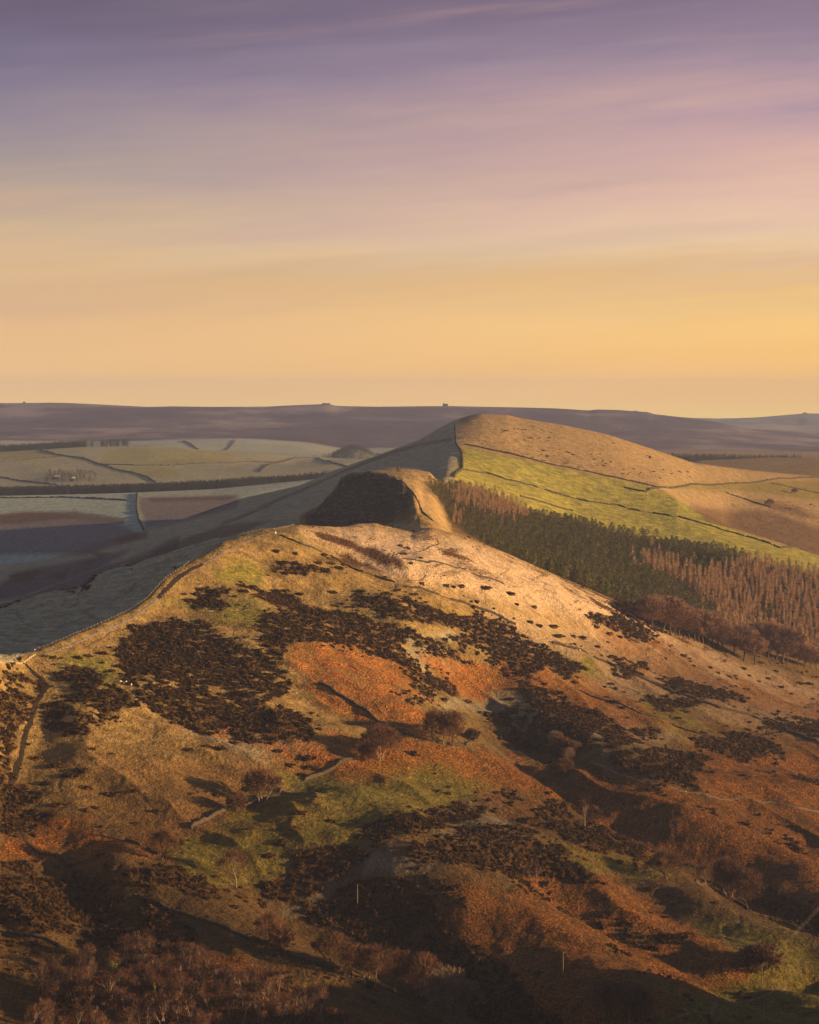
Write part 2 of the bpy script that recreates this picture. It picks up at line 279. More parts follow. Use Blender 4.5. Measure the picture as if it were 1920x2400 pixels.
# wooded knoll far down the valley
Z += 30 * np.exp(-((XX / YY - px_u(828, 1060)) / 0.0085) ** 2 - ((YY - 6500) / 160) ** 2)
# broad relief then small relief, fading near skylines that must keep their outline
near = sstep(600, 900, YY) * (1 - sstep(1950, 2150, YY))
Z += sstep(1980, 2060, YY) * (1 - sstep(2345, 2380, YY)) * (0.5 * fbm(XX / 9, YY / 9, 191, 3) + 0.2 * fbm(XX / 3.5, YY / 3.5, 193, 2))
mid = sstep(2100, 2300, YY) * (1 - sstep(3300, 3600, YY))
cy = LY['crest'][0][None, :]
awayc = np.clip(np.abs(YY - cy) / 90, 0.12, 1)
al, ac = (XX - YY) * 0.7071, (XX + YY) * 0.7071
Z += near * np.clip(np.abs(YY - cy) / 260, 0, 1) * 8.0 * (0.45 - np.abs(fbm(ac / 62 + 0.3 * fbm(XX / 50, YY / 50, 7, 2), al / 230, 13, 3)) ** 0.8)
Z += near * awayc * (3.2 * fbm(XX / 62, YY / 62, 11, 3) + 1.3 * fbm(XX / 21, YY / 21, 21, 2))
# terracettes: little steps that follow the contour
Z += near * awayc * 0.28 * np.sin(Z / 1.6 + 3 * fbm(XX / 30, YY / 30, 31, 2)) * sstep(-0.2, 0.5, fbm(XX / 90, YY / 90, 33, 2))
Z += near * (0.22 * fbm(XX / 2.6, YY / 2.6, 41, 2) + 0.30 * fbm(XX / 6.5, YY / 6.5, 43, 2))
# sheep trods: thin meandering lines worn into the turf, mostly along the contour
trod = np.minimum(np.abs(fbm(XX / 55 + 0.35 * Z / 10, YY / 150, 151, 3)) / 0.016, np.abs(fbm(XX / 120, Z / 16, 157, 2)) / 0.022)
trod = near * np.clip(1 - trod, 0, 1) * sstep(-0.25, 0.1, fbm(XX / 100, YY / 100, 153, 2))
Z -= 0.35 * trod
# an invented spur, raised unseen east of the view to shade the slope's foot
Z += sstep(0.206, 0.252, XX / YY) * (1 - sstep(915, 1005, YY + 18 * fbm(XX / 40, YY / 40, 161, 3))) * (62 + 8 * fbm(XX / 22, YY / 22, 163, 3)) * sstep(450, 700, YY)
awl = np.clip(np.abs(YY - LY['lose'][0][None, :]) / 150, 0.1, 1)
Z += mid * awl * (3.2 * fbm(XX / 110, YY / 110, 51, 3) + 0.6 * fbm(XX / 14, YY / 14, 55, 3))
# ribs and gullies of the dark cliff
yend = np.where(pxU < 870, LY['spur'][0], LY['cliff'][0])[None, :]
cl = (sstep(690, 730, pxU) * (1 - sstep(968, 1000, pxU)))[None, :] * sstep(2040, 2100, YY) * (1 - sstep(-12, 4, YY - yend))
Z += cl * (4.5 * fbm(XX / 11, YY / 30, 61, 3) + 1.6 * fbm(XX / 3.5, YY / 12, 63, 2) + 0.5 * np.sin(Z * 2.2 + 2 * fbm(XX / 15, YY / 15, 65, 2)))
far = sstep(4300, 5000, YY)
awf = np.clip(np.abs(YY - LY['v12'][0][None, :]) / 500, 0.0, 1) * np.clip(np.abs(YY - LY['v14'][0][None, :]) / 500, 0.0, 1)
Z += far * awf * (14 * fbm(XX / 520, YY / 700, 71, 4) + 3.0 * fbm(XX / 120, YY / 160, 75, 2)) * sstep(7000, 8500, YY) 
Z += far * 7 * fbm(XX / 300, YY / 300, 81, 3) * (1 - sstep(7000, 8500, YY))
PX, PY = proj(XX, YY, Z)

# ------------------------------------------------------------------ materials
def mat(name):
    m = bpy.data.materials.new(name); m.use_nodes = True; nt = m.node_tree; nt.nodes.clear()
    o = nt.nodes.new('ShaderNodeOutputMaterial'); b = nt.nodes.new('ShaderNodeBsdfPrincipled'); nt.links.new(b.outputs[0], o.inputs[0])
    b.inputs['Roughness'].default_value = 0.95; b.inputs['Specular IOR Level'].default_value = 0.15
    return m, nt, b
def noise_mat(name, c1, c2, scale=1.0, rough=0.95, bump=0.0, bscale=None, obj_rand=0.0, det=3, c3=None):
    m, nt, b = mat(name); N = nt.nodes.new; L = nt.links.new
    tc = N('ShaderNodeTexCoord'); geo = N('ShaderNodeNewGeometry')
    nz = N('ShaderNodeTexNoise'); nz.inputs['Scale'].default_value = scale; nz.inputs['Detail'].default_value = det; L(geo.outputs['Position'], nz.inputs[0])
    r = N('ShaderNodeValToRGB'); L(nz.outputs[0], r.inputs[0]); r.color_ramp.elements[0].position = 0.35; r.color_ramp.elements[1].position = 0.65
    r.color_ramp.elements[0].color = (*c1, 1); r.color_ramp.elements[1].color = (*c2, 1)
    if c3: e = r.color_ramp.elements.new(0.8); e.color = (*c3, 1)
    col = r.outputs[0]
    if obj_rand:
        oi = N('ShaderNodeObjectInfo'); h = N('ShaderNodeHueSaturation'); L(col, h.inputs['Color'])
        mr = N('ShaderNodeMapRange'); L(oi.outputs['Random'], mr.inputs[0]); mr.inputs[3].default_value = 1 - obj_rand; mr.inputs[4].default_value = 1 + obj_rand
        L(mr.outputs[0], h.inputs['Value']); col = h.outputs[0]
    L(col, b.inputs['Base Color']); b.inputs['Roughness'].default_value = rough
    if bump:
        n2 = N('ShaderNodeTexNoise'); n2.inputs['Scale'].default_value = bscale or scale * 3; L(geo.outputs['Position'], n2.inputs[0])
        bp = N('ShaderNodeBump'); L(n2.outputs[0], bp.inputs['Height']); bp.inputs['Strength'].default_value = 1; bp.inputs['Distance'].default_value = bump; L(bp.outputs[0], b.inputs['Normal'])
    return m

# ------------------------------------------------------------------ what covers the land (patches at their real places)
def D(pts): return [(a * 1.11304, b * 1.11304) for a, b in pts]
wnx = 26 * fbm(XX / 38, YY / 38, 101, 3) + 13 * fbm(XX / 9, YY / 12, 105, 2)
wny = 15 * fbm(XX / 38, YY / 38, 111, 3) + 8 * fbm(XX / 9, YY / 12, 115, 2)
wnx2 = np.where(YY > 2110, 6 * fbm(XX / 120, YY / 120, 121, 3), wnx); wny2 = np.where(YY > 2110, 2.5 * fbm(XX / 120, YY / 120, 125, 3), wny)
def cover(polys, y0, y1, soft=6.0, warp=1.0, into=None, amount=1.0):
    M = np.zeros((NY, NU), np.float32) if into is None else into
    r0, r1 = np.searchsorted(Yr, y0), np.searchsorted(Yr, y1)
    sx = PX[r0:r1] + warp * wnx2[r0:r1]; sy = PY[r0:r1] + warp * wny2[r0:r1]
    for P in polys:
        a = np.array(P, float); x0, x1, q0, q1 = a[:, 0].min() - 25, a[:, 0].max() + 25, a[:, 1].min() - 25, a[:, 1].max() + 25
        m = (sx > x0) & (sx < x1) & (sy > q0) & (sy < q1)
        if not m.any(): continue
        sd = poly_sd(sx[m], sy[m], a); v = sstep(-soft, soft, sd) * amount
        sub = M[r0:r1]; sub[m] = np.maximum(sub[m], v)
    return M
FIELDS_B = [[(-60,1050),(93,1056),(134,1066),(195,1074),(150,1070),(-60,1083)],[(231,1089),(325,1091),(467,1088),(540,1086),(560,1062),(400,1048),(250,1052)],[(345,1119),(284,1103),(235,1090),(325,1092),(406,1092),(430,1125)]]
MIDDARK = [[(300,1330),(420,1268),(520,1232),(640,1218),(560,1252),(440,1300),(250,1390),(160,1402)],[(20,1348),(95,1332),(80,1356),(30,1364)],[(205,1290),(262,1298),(230,1310)],[(265,1264),(345,1243),(342,1262),(282,1274)],[(350,1292),(425,1276),(405,1302)],[(115,1348),(165,1334),(150,1358)],[(180,1318),(230,1308),(215,1326)],
 [(-40,1214),(60,1203),(180,1198),(292,1215),(285,1228),(160,1215),(60,1226),(-40,1232)],[(345,1168),(550,1162),(540,1172),(360,1177)],[(100,1085),(150,1095),(230,1118),(140,1112)]]
GORSE = [D(p) for p in [
 [(270,1320),(350,1305),(440,1310),(470,1350),(560,1380),(600,1410),(605,1450),(560,1480),(500,1500),(480,1540),(430,1545),(330,1510),(290,1480),(250,1420),(245,1370)],
 [(75,1490),(150,1462),(230,1500),(200,1545),(150,1558),(90,1540)],
 [(-20,1430),(50,1422),(80,1440),(75,1480),(50,1540),(20,1640),(-20,1650)],
 [(140,1400),(200,1420),(260,1450),(280,1490),(240,1505),(180,1480),(110,1425)],
 [(490,1500),(600,1490),(660,1530),(640,1560),(560,1570),(500,1555)],
 [(505,1240),(600,1250),(640,1270),(590,1280),(530,1262)],
 [(380,1262),(440,1235),(480,1270),(470,1285),(400,1280)],
 [(560,1290),(640,1275),(760,1300),(880,1320),(900,1350),(850,1370),(870,1410),(860,1450),(830,1400),(760,1360),(700,1342),(620,1345),(600,1390),(560,1355),(520,1318)],
 [(865,1430),(905,1400),(940,1425),(972,1450),(960,1467),(880,1462)],
 [(740,1255),(850,1260),(960,1285),(1050,1310),(1110,1340),(1090,1350),(960,1320),(840,1295),(760,1280)],
 [(900,1340),(1020,1328),(1120,1350),(1190,1380),(1240,1410),(1210,1430),(1150,1400),(1130,1420),(1180,1460),(1200,1480),(1300,1530),(1335,1570),(1200,1565),(1120,1520),(1100,1450),(1050,1410),(950,1390),(880,1370)],
 [(1080,1495),(1200,1500),(1330,1560),(1310,1580),(1200,1580),(1090,1570)],
 [(1000,1500),(1080,1490),(1110,1520),(1060,1530)],
 [(1470,1550),(1560,1545),(1640,1560),(1650,1590),(1560,1600),(1480,1575)],
 [(1290,1590),(1400,1580),(1480,1600),(1470,1660),(1400,1650),(1300,1612)],
 [(1600,1512),(1745,1525),(1745,1560),(1620,1545)],
 [(550,1860),(640,1800),(700,1782),(760,1778),(790,1800),(720,1840),(640,1900),(560,1890)],
 [(760,1740),(860,1712),(930,1690),(1030,1705),(1025,1730),(900,1750),(800,1778)],
 [(870,1785),(1000,1740),(1120,1742),(1200,1780),(1260,1850),(1240,1872),(1180,1850),(1080,1838),(960,1822),(880,1812)],
 [(640,1900),(700,1880),(780,1842),(880,1850),(920,1930),(1000,1990),(1080,2060),(1200,2160),(1180,2190),(1020,2160),(920,2060),(860,2010),(760,1995),(660,1950)],
 [(-20,1870),(60,1855),(180,1830),(220,1850),(300,1880),(420,1960),(400,2000),(260,2000),(120,1965),(20,1940),(-20,1960)],
 [(250,1842),(300,1825),(380,1830),(470,1872),(480,1900),(400,1888),(310,1862)],
 [(-20,1640),(40,1655),(100,1690),(115,1722),(60,1760),(-20,1742)],
 [(0,1800),(70,1810),(90,1850),(30,1870),(0,1850)],
 [(1120,1700),(1200,1680),(1300,1740),(1380,1800),(1340,1812),(1200,1762)],
 [(1360,1432),(1430,1430),(1500,1450),(1562,1465),(1540,1480),(1440,1465)],
 [(1230,1300),(1300,1290),(1400,1330),(1350,1350),(1260,1325)],
 [(1290,1390),(1360,1400),(1340,1425),(1300,1415)],
 [(1370,1470),(1440,1465),(1470,1480),(1450,1500),(1380,1495)],
 [(1320,1545),(1380,1530),(1400,1550),(1340,1560)],
 [(1550,1840),(1640,1880),(1745,1940),(1745,1990),(1640,1940),(1560,1880)],
 [(560,1200),(640,1185),(700,1200),(680,1212),(590,1208)],
]]
HEATH = [D(p) for p in [[(655,1112),(700,1118),(770,1150),(850,1185),(862,1195),(800,1185),(740,1162),(690,1140)],
 [(1010,1120),(1120,1160),(1240,1215),(1340,1270),(1330,1290),(1230,1240),(1100,1180)],
 [(1180,1225),(1280,1240),(1400,1290),(1500,1345),(1480,1360),(1380,1325),(1260,1275)],
 [(890,1135),(960,1160),(1000,1185),(960,1178),(900,1150)],[(680,1170),(760,1178),(800,1200),(740,1196)]]]
BRACK = [
 [(690,1490),(800,1480),(930,1540),(950,1600),(1010,1680),(1000,1725),(860,1712),(730,1650),(690,1560)],
 [(660,1770),(730,1722),(900,1732),(1080,1740),(1230,1790),(1320,1860),(1290,1890),(1150,1850),(1000,1810),(850,1835),(720,1800)],
 [(400,1700),(700,1690),(760,1740),(700,1770),(560,1740)],
 [(1010,1540),(1200,1560),(1230,1620),(1160,1640),(1020,1600)],
 [(1230,1530),(1330,1560),(1480,1620),(1580,1700),(1500,1735),(1400,1700),(1300,1650),(1220,1590)],
 [(1420,1470),(1530,1500),(1680,1570),(1700,1600),(1600,1600),(1500,1565),(1430,1520)],
 [(1620,1780),(1720,1760),(1960,1740),(1960,1900),(1750,1885),(1650,1850)],
 [(1560,1560),(1700,1590),(1960,1630),(1960,1700),(1750,1650),(1600,1610)],
 [(980,2090),(1100,2075),(1230,2120),(1360,2200),(1560,2330),(1620,2370),(1400,2420),(1300,2420),(1130,2290),(1000,2180)],
 [(1180,2120),(1300,2010),(1450,2060),(1600,2170),(1750,2250),(1740,2300),(1600,2330),(1400,2220)],
 [(1330,1790),(1500,1830),(1700,1880),(1960,1900),(1960,2180),(1760,2090),(1600,2030),(1450,1930),(1340,1850)],
 [(430,2180),(560,2220),(720,2310),(660,2345),(500,2270)],
 [(0,1930),(120,1920),(330,1960),(420,1990),(330,2010),(200,2000),(0,1990)],
 [(250,2240),(700,2330),(1000,2420),(0,2420)],
]
GREEN_NEAR = [
 [(420,2000),(560,1880),(690,1810),(830,1810),(960,1790),(1100,1800),(1160,1850),(1100,1890),(1000,1905),(850,1960),(720,1990),(620,2060),(540,2090),(420,2070)],
 [(500,1320),(560,1300),(620,1330),(600,1370),(520,1380)],
 [(350,1400),(520,1400),(640,1440),(620,1470),(480,1440)],
 [(1400,2400),(1560,2300),(1700,2240),(1960,2260),(1960,2420),(1400,2420)],
 [(1640,2150),(1760,2150),(1960,2250),(1960,2320),(1700,2240)],
 [(1300,1950),(1420,1990),(1560,2040),(1520,2060),(1380,2030)],
 [(1470,1620),(1560,1640),(1660,1720),(1600,1730),(1500,1690)],
 [(1300,1520),(1380,1540),(1420,1590),(1360,1590)],
 [(130,1540),(260,1560),(240,1590),(120,1575)],
]
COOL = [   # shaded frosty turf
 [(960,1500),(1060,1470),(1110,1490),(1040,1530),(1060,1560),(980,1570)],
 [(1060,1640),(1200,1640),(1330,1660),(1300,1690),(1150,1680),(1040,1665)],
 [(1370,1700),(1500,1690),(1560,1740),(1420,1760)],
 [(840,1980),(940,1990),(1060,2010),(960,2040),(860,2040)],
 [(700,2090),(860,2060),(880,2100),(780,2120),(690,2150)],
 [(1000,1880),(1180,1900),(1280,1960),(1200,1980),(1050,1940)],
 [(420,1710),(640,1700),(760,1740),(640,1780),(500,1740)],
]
PALE = [[(700,1235),(860,1235),(1100,1262),(1300,1345),(1500,1440),(1760,1560),(1960,1620),(1960,1680),(1700,1600),(1500,1500),(1350,1450),(1180,1410),(1000,1370),(900,1350),(820,1300),(740,1262)],
 [(960,1098),(1040,1110),(1010,1130),(930,1110)]]
GREEN_MID = [[(1087,1047),(1300,1095),(1447,1125),(1545,1147),(1626,1196),(1707,1237),(1829,1277),(1960,1312),(1960,1350),(1700,1320),(1500,1290),(1340,1260),(1250,1250),(1150,1210),(1060,1130),(1070,1100)],
 [(1560,1135),(1700,1150),(1800,1140),(1700,1135)],]
DARK_MID = [[(1615,1185),(1700,1195),(1800,1200),(1920,1240),(1960,1300),(1830,1290),(1740,1250),(1660,1235)], [(1760,1175),(1860,1185),(1920,1215),(1880,1215),(1800,1195)]]
FAR_GREEN = [[(-60,1040),(960,1040),(960,1150),(-60,1150)]]
TEAL = [[(-60,1160),(320,1155),(322,1235),(250,1250),(130,1208),(-60,1215)], [(-60,1265),(80,1275),(160,1300),(-60,1330)]]
PURPLE = [[(-60,1212),(60,1200),(160,1205),(300,1232),(330,1260),(200,1300),(-60,1300)], [(325,1165),(560,1160),(560,1185),(400,1230),(340,1240)],
 [(-60,1440),(60,1400),(200,1340),(330,1300),(420,1255),(420,1300),(260,1360),(150,1420),(-60,1500)],[(40,1340),(300,1290),(240,1330),(60,1400),(-60,1420)]]
A = {}
A['gorse'] = cover(GORSE, 700, 2110, 5, 1.1)
holes = sstep(0.30, 0.42, 0.75 * fbm(XX / 16, YY / 16, 131, 3) + 0.5 * fbm(XX / 5, YY / 5, 135, 2))
A['gorse'] *= (1 - holes)
A['heath_and_shadow'] = cover(HEATH, 1400, 2110, 6, 1.0); A['heath_and_shadow'][:] *= np.where(PX > 960, sstep(-0.15, 0.2, fbm(XX / 26, YY / 7, 141, 3)), 1)
A['bracken'] = cover(BRACK, 700, 2110, 16, 1.8)
A['bracken'] = np.maximum(A['bracken'], near.astype(np.float32) * sstep(0.15, 0.5, fbm(XX / 75, YY / 75, 151, 3)) * sstep(1450, 1560, PY) * (0.2 + 0.25 * sstep(900, 1200, PX)))
A['green'] = cover(GREEN_NEAR, 700, 2110, 18, 1.8)
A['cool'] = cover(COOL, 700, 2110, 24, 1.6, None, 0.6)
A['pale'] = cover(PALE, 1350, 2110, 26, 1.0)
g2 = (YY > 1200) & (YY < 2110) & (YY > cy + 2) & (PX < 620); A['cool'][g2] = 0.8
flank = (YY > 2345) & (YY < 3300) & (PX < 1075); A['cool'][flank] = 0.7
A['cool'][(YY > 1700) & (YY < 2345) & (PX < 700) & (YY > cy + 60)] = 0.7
ledge = (YY > 2110) & (YY < 2360) & (PX > 840) & (PX < 1060); A['pale'][ledge] = 0.2
cover(MIDDARK, 1690, 4200, 5, 1.0, A['heath_and_shadow'], 0.75)
bank_shadow = line_d(PX + 2 * wnx2, PY, [(1063, 1030), (985, 1042), (925, 1058), (860, 1082), (803, 1104), (722, 1142), (660, 1170), (600, 1197), (520, 1228)])
A['heath_and_shadow'] = np.maximum(A['heath_and_shadow'], (0.6 * (1 - sstep(2, 6, bank_shadow)) * (YY > 2340) * (YY < 3200)).astype(np.float32))  # shadow strip along the bank, painted dark into the heath cover
str_ = sstep(0.10, 0.26, fbm(Z / 3.2 + XX / 200, YY / 90 + XX / 60, 201, 3)) * sstep(-0.2, 0.25, fbm(XX / 60, YY / 60, 205, 2)) * A['pale'] * near
A['heath_and_shadow'] = np.maximum(A['heath_and_shadow'], 0.75 * str_.astype(np.float32))
cover(GREEN_MID, 2300, 2960, 5, 0.5, A['green']); A['lime'] = cover(GREEN_MID, 2300, 2960, 5, 0.5); cover(FIELDS_B, 4400, 5900, 12, 3, A['lime'], 0.5)
cover(DARK_MID, 2700, 3400, 10, 2.2, A['heath_and_shadow'], 0.7); cover([[(1560,1138),(1700,1130),(1980,1122),(1980,1180),(1800,1160),(1700,1150),(1620,1150)]], 2800, 3700, 8, 1.5, A['green'], 0.6)
cover(FAR_GREEN, 4200, 7700, 3, 0, A['green'], 0.45); cover(FAR_GREEN, 4200, 7700, 3, 0, A['cool'], 0.75)
cover(FIELDS_B, 4400, 5900, 5, 0.6, A['green'], 0.8); cover(TEAL, 3000, 4300, 4, 0.6, A['cool'], 0.95)
A['purple'] = cover(PURPLE, 1700, 4300, 7, 1.4)
midhill = (YY > 2330) & (YY < 3700) & (PX > 1070) & (A['green'] < 0.5); A['pale'][midhill] = 0.25

straw = cover([[(1080,1400),(1300,1440),(1500,1480),(1700,1560),(1980,1620),(1980,1760),(1800,1720),(1560,1660),(1350,1600),(1180,1500)],[(1380,1640),(1560,1660),(1660,1740),(1560,1750),(1440,1700)]], 1250, 2110, 22, 1.6); A['pale'] = np.maximum(A['pale'], 0.5 * straw); A['bracken'] *= (1 - 0.45 * straw * sstep(-0.3, 0.2, fbm(XX / 45, YY / 45, 221, 2)))
A['moor_far'] = sstep(11300, 11600, YY).astype(np.float32)
A['low_shade'] = (sstep(-165, -222, Z) * 0.85 * near).astype(np.float32)  # dimness towards the bottom of the view, painted into the turf by height
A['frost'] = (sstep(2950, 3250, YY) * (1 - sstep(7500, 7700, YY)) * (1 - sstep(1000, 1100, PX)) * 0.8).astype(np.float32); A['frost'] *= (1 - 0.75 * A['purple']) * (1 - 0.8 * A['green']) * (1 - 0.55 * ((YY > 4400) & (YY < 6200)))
A['moor'] = (sstep(7500, 7700, YY) * (YY < 11400)).astype(np.float32)
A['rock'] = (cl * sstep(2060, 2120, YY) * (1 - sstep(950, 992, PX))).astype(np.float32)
A['trod'] = trod.astype(np.float32)
A['wood'] = np.zeros((NY, NU), np.float32)

def mesh_from(name, verts, faces, material=None, smooth=False):
    me = bpy.data.meshes.new(name)
    verts = np.asarray(verts, np.float32).reshape(-1, 3)
    me.vertices.add(len(verts)); me.vertices.foreach_set('co', verts.ravel())
    faces = [faces] if isinstance(faces, np.ndarray) else faces     # arrays of tris and/or quads
    loops = np.concatenate([f.ravel() for f in faces]).astype(np.int32)
    tot = np.concatenate([np.full(len(f), f.shape[1]) for f in faces]).astype(np.int32)
    st = np.concatenate([[0], np.cumsum(tot)[:-1]]).astype(np.int32)
    me.loops.add(len(loops)); me.loops.foreach_set('vertex_index', loops)
    me.polygons.add(len(tot)); me.polygons.foreach_set('loop_start', st)
    me.update(calc_edges=True)
    if smooth: me.polygons.foreach_set('use_smooth', np.ones(len(tot), bool))
    if material: me.materials.append(material)
    me.validate()
    return me
def link(name, me, parent=None, loc=None):
    o = bpy.data.objects.new(name, me); C.objects.link(o)
    if parent: o.parent = parent
    if loc is not None: o.location = loc
    return o
def tag(o, label=None, cat=None, group=None, kind=None):
    if label: o['label'] = label
    if cat: o['category'] = cat
    if group: o['group'] = group
    if kind: o['kind'] = kind
    return o

def ground_material():
    m, nt, b = mat('hill_turf'); N = nt.nodes.new; L = nt.links.new
    geo = N('ShaderNodeNewGeometry'); pos = geo.outputs['Position']
    def noise(scale, det=3, rough=0.5, stretch=None):
        n = N('ShaderNodeTexNoise'); n.inputs['Scale'].default_value = scale; n.inputs['Detail'].default_value = det; n.inputs['Roughness'].default_value = rough
        if stretch:
            mp = N('ShaderNodeMapping'); L(pos, mp.inputs[0]); mp.inputs['Scale'].default_value = stretch; L(mp.outputs[0], n.inputs[0])
        else: L(pos, n.inputs[0])
        return n.outputs[0]
    def ramp(f, stops):
        r = N('ShaderNodeValToRGB'); L(f, r.inputs[0]); cr = r.color_ramp
        while len(cr.elements) > 1: cr.elements.remove(cr.elements[-1])
        for i, (p, c) in enumerate(stops):
            e = cr.elements[0] if i == 0 else cr.elements.new(p); e.position = p; e.color = (*c, 1)
        return r.outputs[0]
    def mix(f, a, bb, blend='MIX'):
        x = N('ShaderNodeMix'); x.data_type = 'RGBA'; x.blend_type = blend
        for i, v in ((0, f), (6, a), (7, bb)):
            if isinstance(v, (int, float)): x.inputs[i].default_value = v
            elif isinstance(v, tuple): x.inputs[i].default_value = (*v, 1)
            else: L(v, x.inputs[i])
        return x.outputs[2]
    def attr(n):
        a = N('ShaderNodeAttribute'); a.attribute_name = n; return a.outputs['Fac']
    def mth(op, a, bb=0.0, c=0.0):
        n = N('ShaderNodeMath'); n.operation = op; n.use_clamp = (op == 'MULTIPLY_ADD')
        for i, v in enumerate((a, bb, c)):
            if isinstance(v, (int, float)): n.inputs[i].default_value = v
            else: L(v, n.inputs[i])
        return n.outputs[0]
    big, midn, fine, tus = noise(0.012, 4), noise(0.09, 4, 0.6), noise(0.7, 3, 0.65), noise(0.33, 3, 0.6)
    col = ramp(midn, [(0.3, (0.165, 0.115, 0.043)), (0.5, (0.245, 0.175, 0.066)), (0.7, (0.33, 0.245, 0.10))])
    col = mix(mth('MULTIPLY_ADD', big, 2.2, -0.95), col, ramp(midn, [(0.35, (0.14, 0.125, 0.045)), (0.65, (0.26, 0.20, 0.08))]))
    col = mix(attr('low_shade'), col, ramp(tus, [(0.3, (0.055, 0.036, 0.015)), (0.7, (0.125, 0.085, 0.035))]))
    # frosted pale grass
    col = mix(attr('pale'), col, ramp(fine, [(0.3, (0.30, 0.225, 0.14)), (0.5, (0.45, 0.355, 0.235)), (0.7, (0.58, 0.47, 0.33))]))
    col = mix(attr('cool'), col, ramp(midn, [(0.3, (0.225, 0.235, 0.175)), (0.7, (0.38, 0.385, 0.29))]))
    gr = mth('MULTIPLY', attr('green'), mth('MULTIPLY_ADD', midn, 1.6, 0.15))
    col = mix(gr, col, ramp(tus, [(0.3, (0.085, 0.10, 0.018)), (0.5, (0.165, 0.165, 0.030)), (0.7, (0.26, 0.225, 0.05))]))
    br = mth('MULTIPLY', attr('bracken'), mth('MULTIPLY', mth('MULTIPLY_ADD', tus, 2.4, -0.35), mth('MULTIPLY_ADD', midn, 3.0, -0.75)))
    col = mix(br, col, ramp(fine, [(0.30, (0.06, 0.022, 0.007)), (0.5, (0.31, 0.11, 0.022)), (0.70, (0.62, 0.28, 0.07))]))
    col = mix(mth('MULTIPLY', attr('low_shade'), 0.68), col, (0.045, 0.028, 0.012))  # the same painted dimness laid over bracken and green
    col = mix(mth('MULTIPLY', attr('lime'), mth('MULTIPLY_ADD', midn, 1.8, 0.0)), col, ramp(midn, [(0.35, (0.19, 0.215, 0.038)), (0.65, (0.36, 0.33, 0.075))]))
    col = mix(attr('purple'), col, ramp(tus, [(0.35, (0.085, 0.062, 0.066)), (0.65, (0.18, 0.14, 0.145))]))
    col = mix(attr('moor_far'), col, ramp(noise(0.0022, 5, 0.6, (1, 0.6, 1)), [(0.4, (0.15, 0.175, 0.165)), (0.6, (0.26, 0.28, 0.25))]))
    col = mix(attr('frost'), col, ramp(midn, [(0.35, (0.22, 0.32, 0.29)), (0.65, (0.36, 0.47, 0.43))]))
    col = mix(attr('heath_and_shadow'), col, ramp(tus, [(0.3, (0.050, 0.030, 0.016)), (0.7, (0.12, 0.062, 0.030))]))
    col = mix(attr("moor"), col, ramp(noise(0.0022, 5, 0.6, (1, 0.6, 1)), [(0.35, (0.042, 0.036, 0.052)), (0.52, (0.085, 0.075, 0.092)), (0.64, (0.21, 0.19, 0.19))]))
    col = mix(mth('MULTIPLY', attr('gorse'), mth('MULTIPLY_ADD', tus, 2.2, -0.4)), col, ramp(fine, [(0.3, (0.018, 0.012, 0.006)), (0.7, (0.06, 0.032, 0.013))]))
    col = mix(attr('wood'), col, (0.035, 0.024, 0.014))
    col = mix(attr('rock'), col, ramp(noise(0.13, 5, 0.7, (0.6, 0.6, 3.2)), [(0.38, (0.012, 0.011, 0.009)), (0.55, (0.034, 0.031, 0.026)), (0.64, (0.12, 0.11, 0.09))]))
    col = mix(mth('MULTIPLY', attr('trod'), 0.6), col, (0.11, 0.085, 0.055))
    # fine speckle of tussocks and bare blades
    spk = ramp(noise(1.3, 2, 0.7), [(0.36, (0.42, 0.42, 0.42)), (0.5, (1, 1, 1)), (0.62, (1.25, 1.25, 1.25))])
    col = mix(1.0, col, spk, 'MULTIPLY')
    col = mix(1.0, col, ramp(noise(0.16, 4, 0.7), [(0.34, (0.68, 0.68, 0.66)), (0.5, (1, 1, 1)), (0.66, (1.2, 1.2, 1.2))]), 'MULTIPLY')
    L(col, b.inputs['Base Color'])
    hsum = mth('ADD', mth('MULTIPLY', tus, 0.9), mth('ADD', mth('MULTIPLY', fine, 0.55), mth('MULTIPLY', attr('bracken'), mth('MULTIPLY', fine, 1.2))))
    bp = N('ShaderNodeBump'); L(hsum, bp.inputs['Height']); bp.inputs['Strength'].default_value = 0.85; bp.inputs['Distance'].default_value = 1.7
    L(bp.outputs[0], b.inputs['Normal']); b.inputs['Specular IOR Level'].default_value = 0.05; b.inputs['Roughness'].default_value = 1.0
    return m
def build_ground():
    idx = np.arange(NY * NU).reshape(NY, NU)
    q = np.stack([idx[:-1, :-1], idx[:-1, 1:], idx[1:, 1:], idx[1:, :-1]], -1).reshape(-1, 4)
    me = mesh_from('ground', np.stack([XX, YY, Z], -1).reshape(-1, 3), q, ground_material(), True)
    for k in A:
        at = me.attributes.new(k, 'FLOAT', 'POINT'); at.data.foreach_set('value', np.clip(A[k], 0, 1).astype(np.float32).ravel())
    o = link('ground', me); tag(o, 'rolling hills and valley under rough winter grass', 'ground', kind='structure')

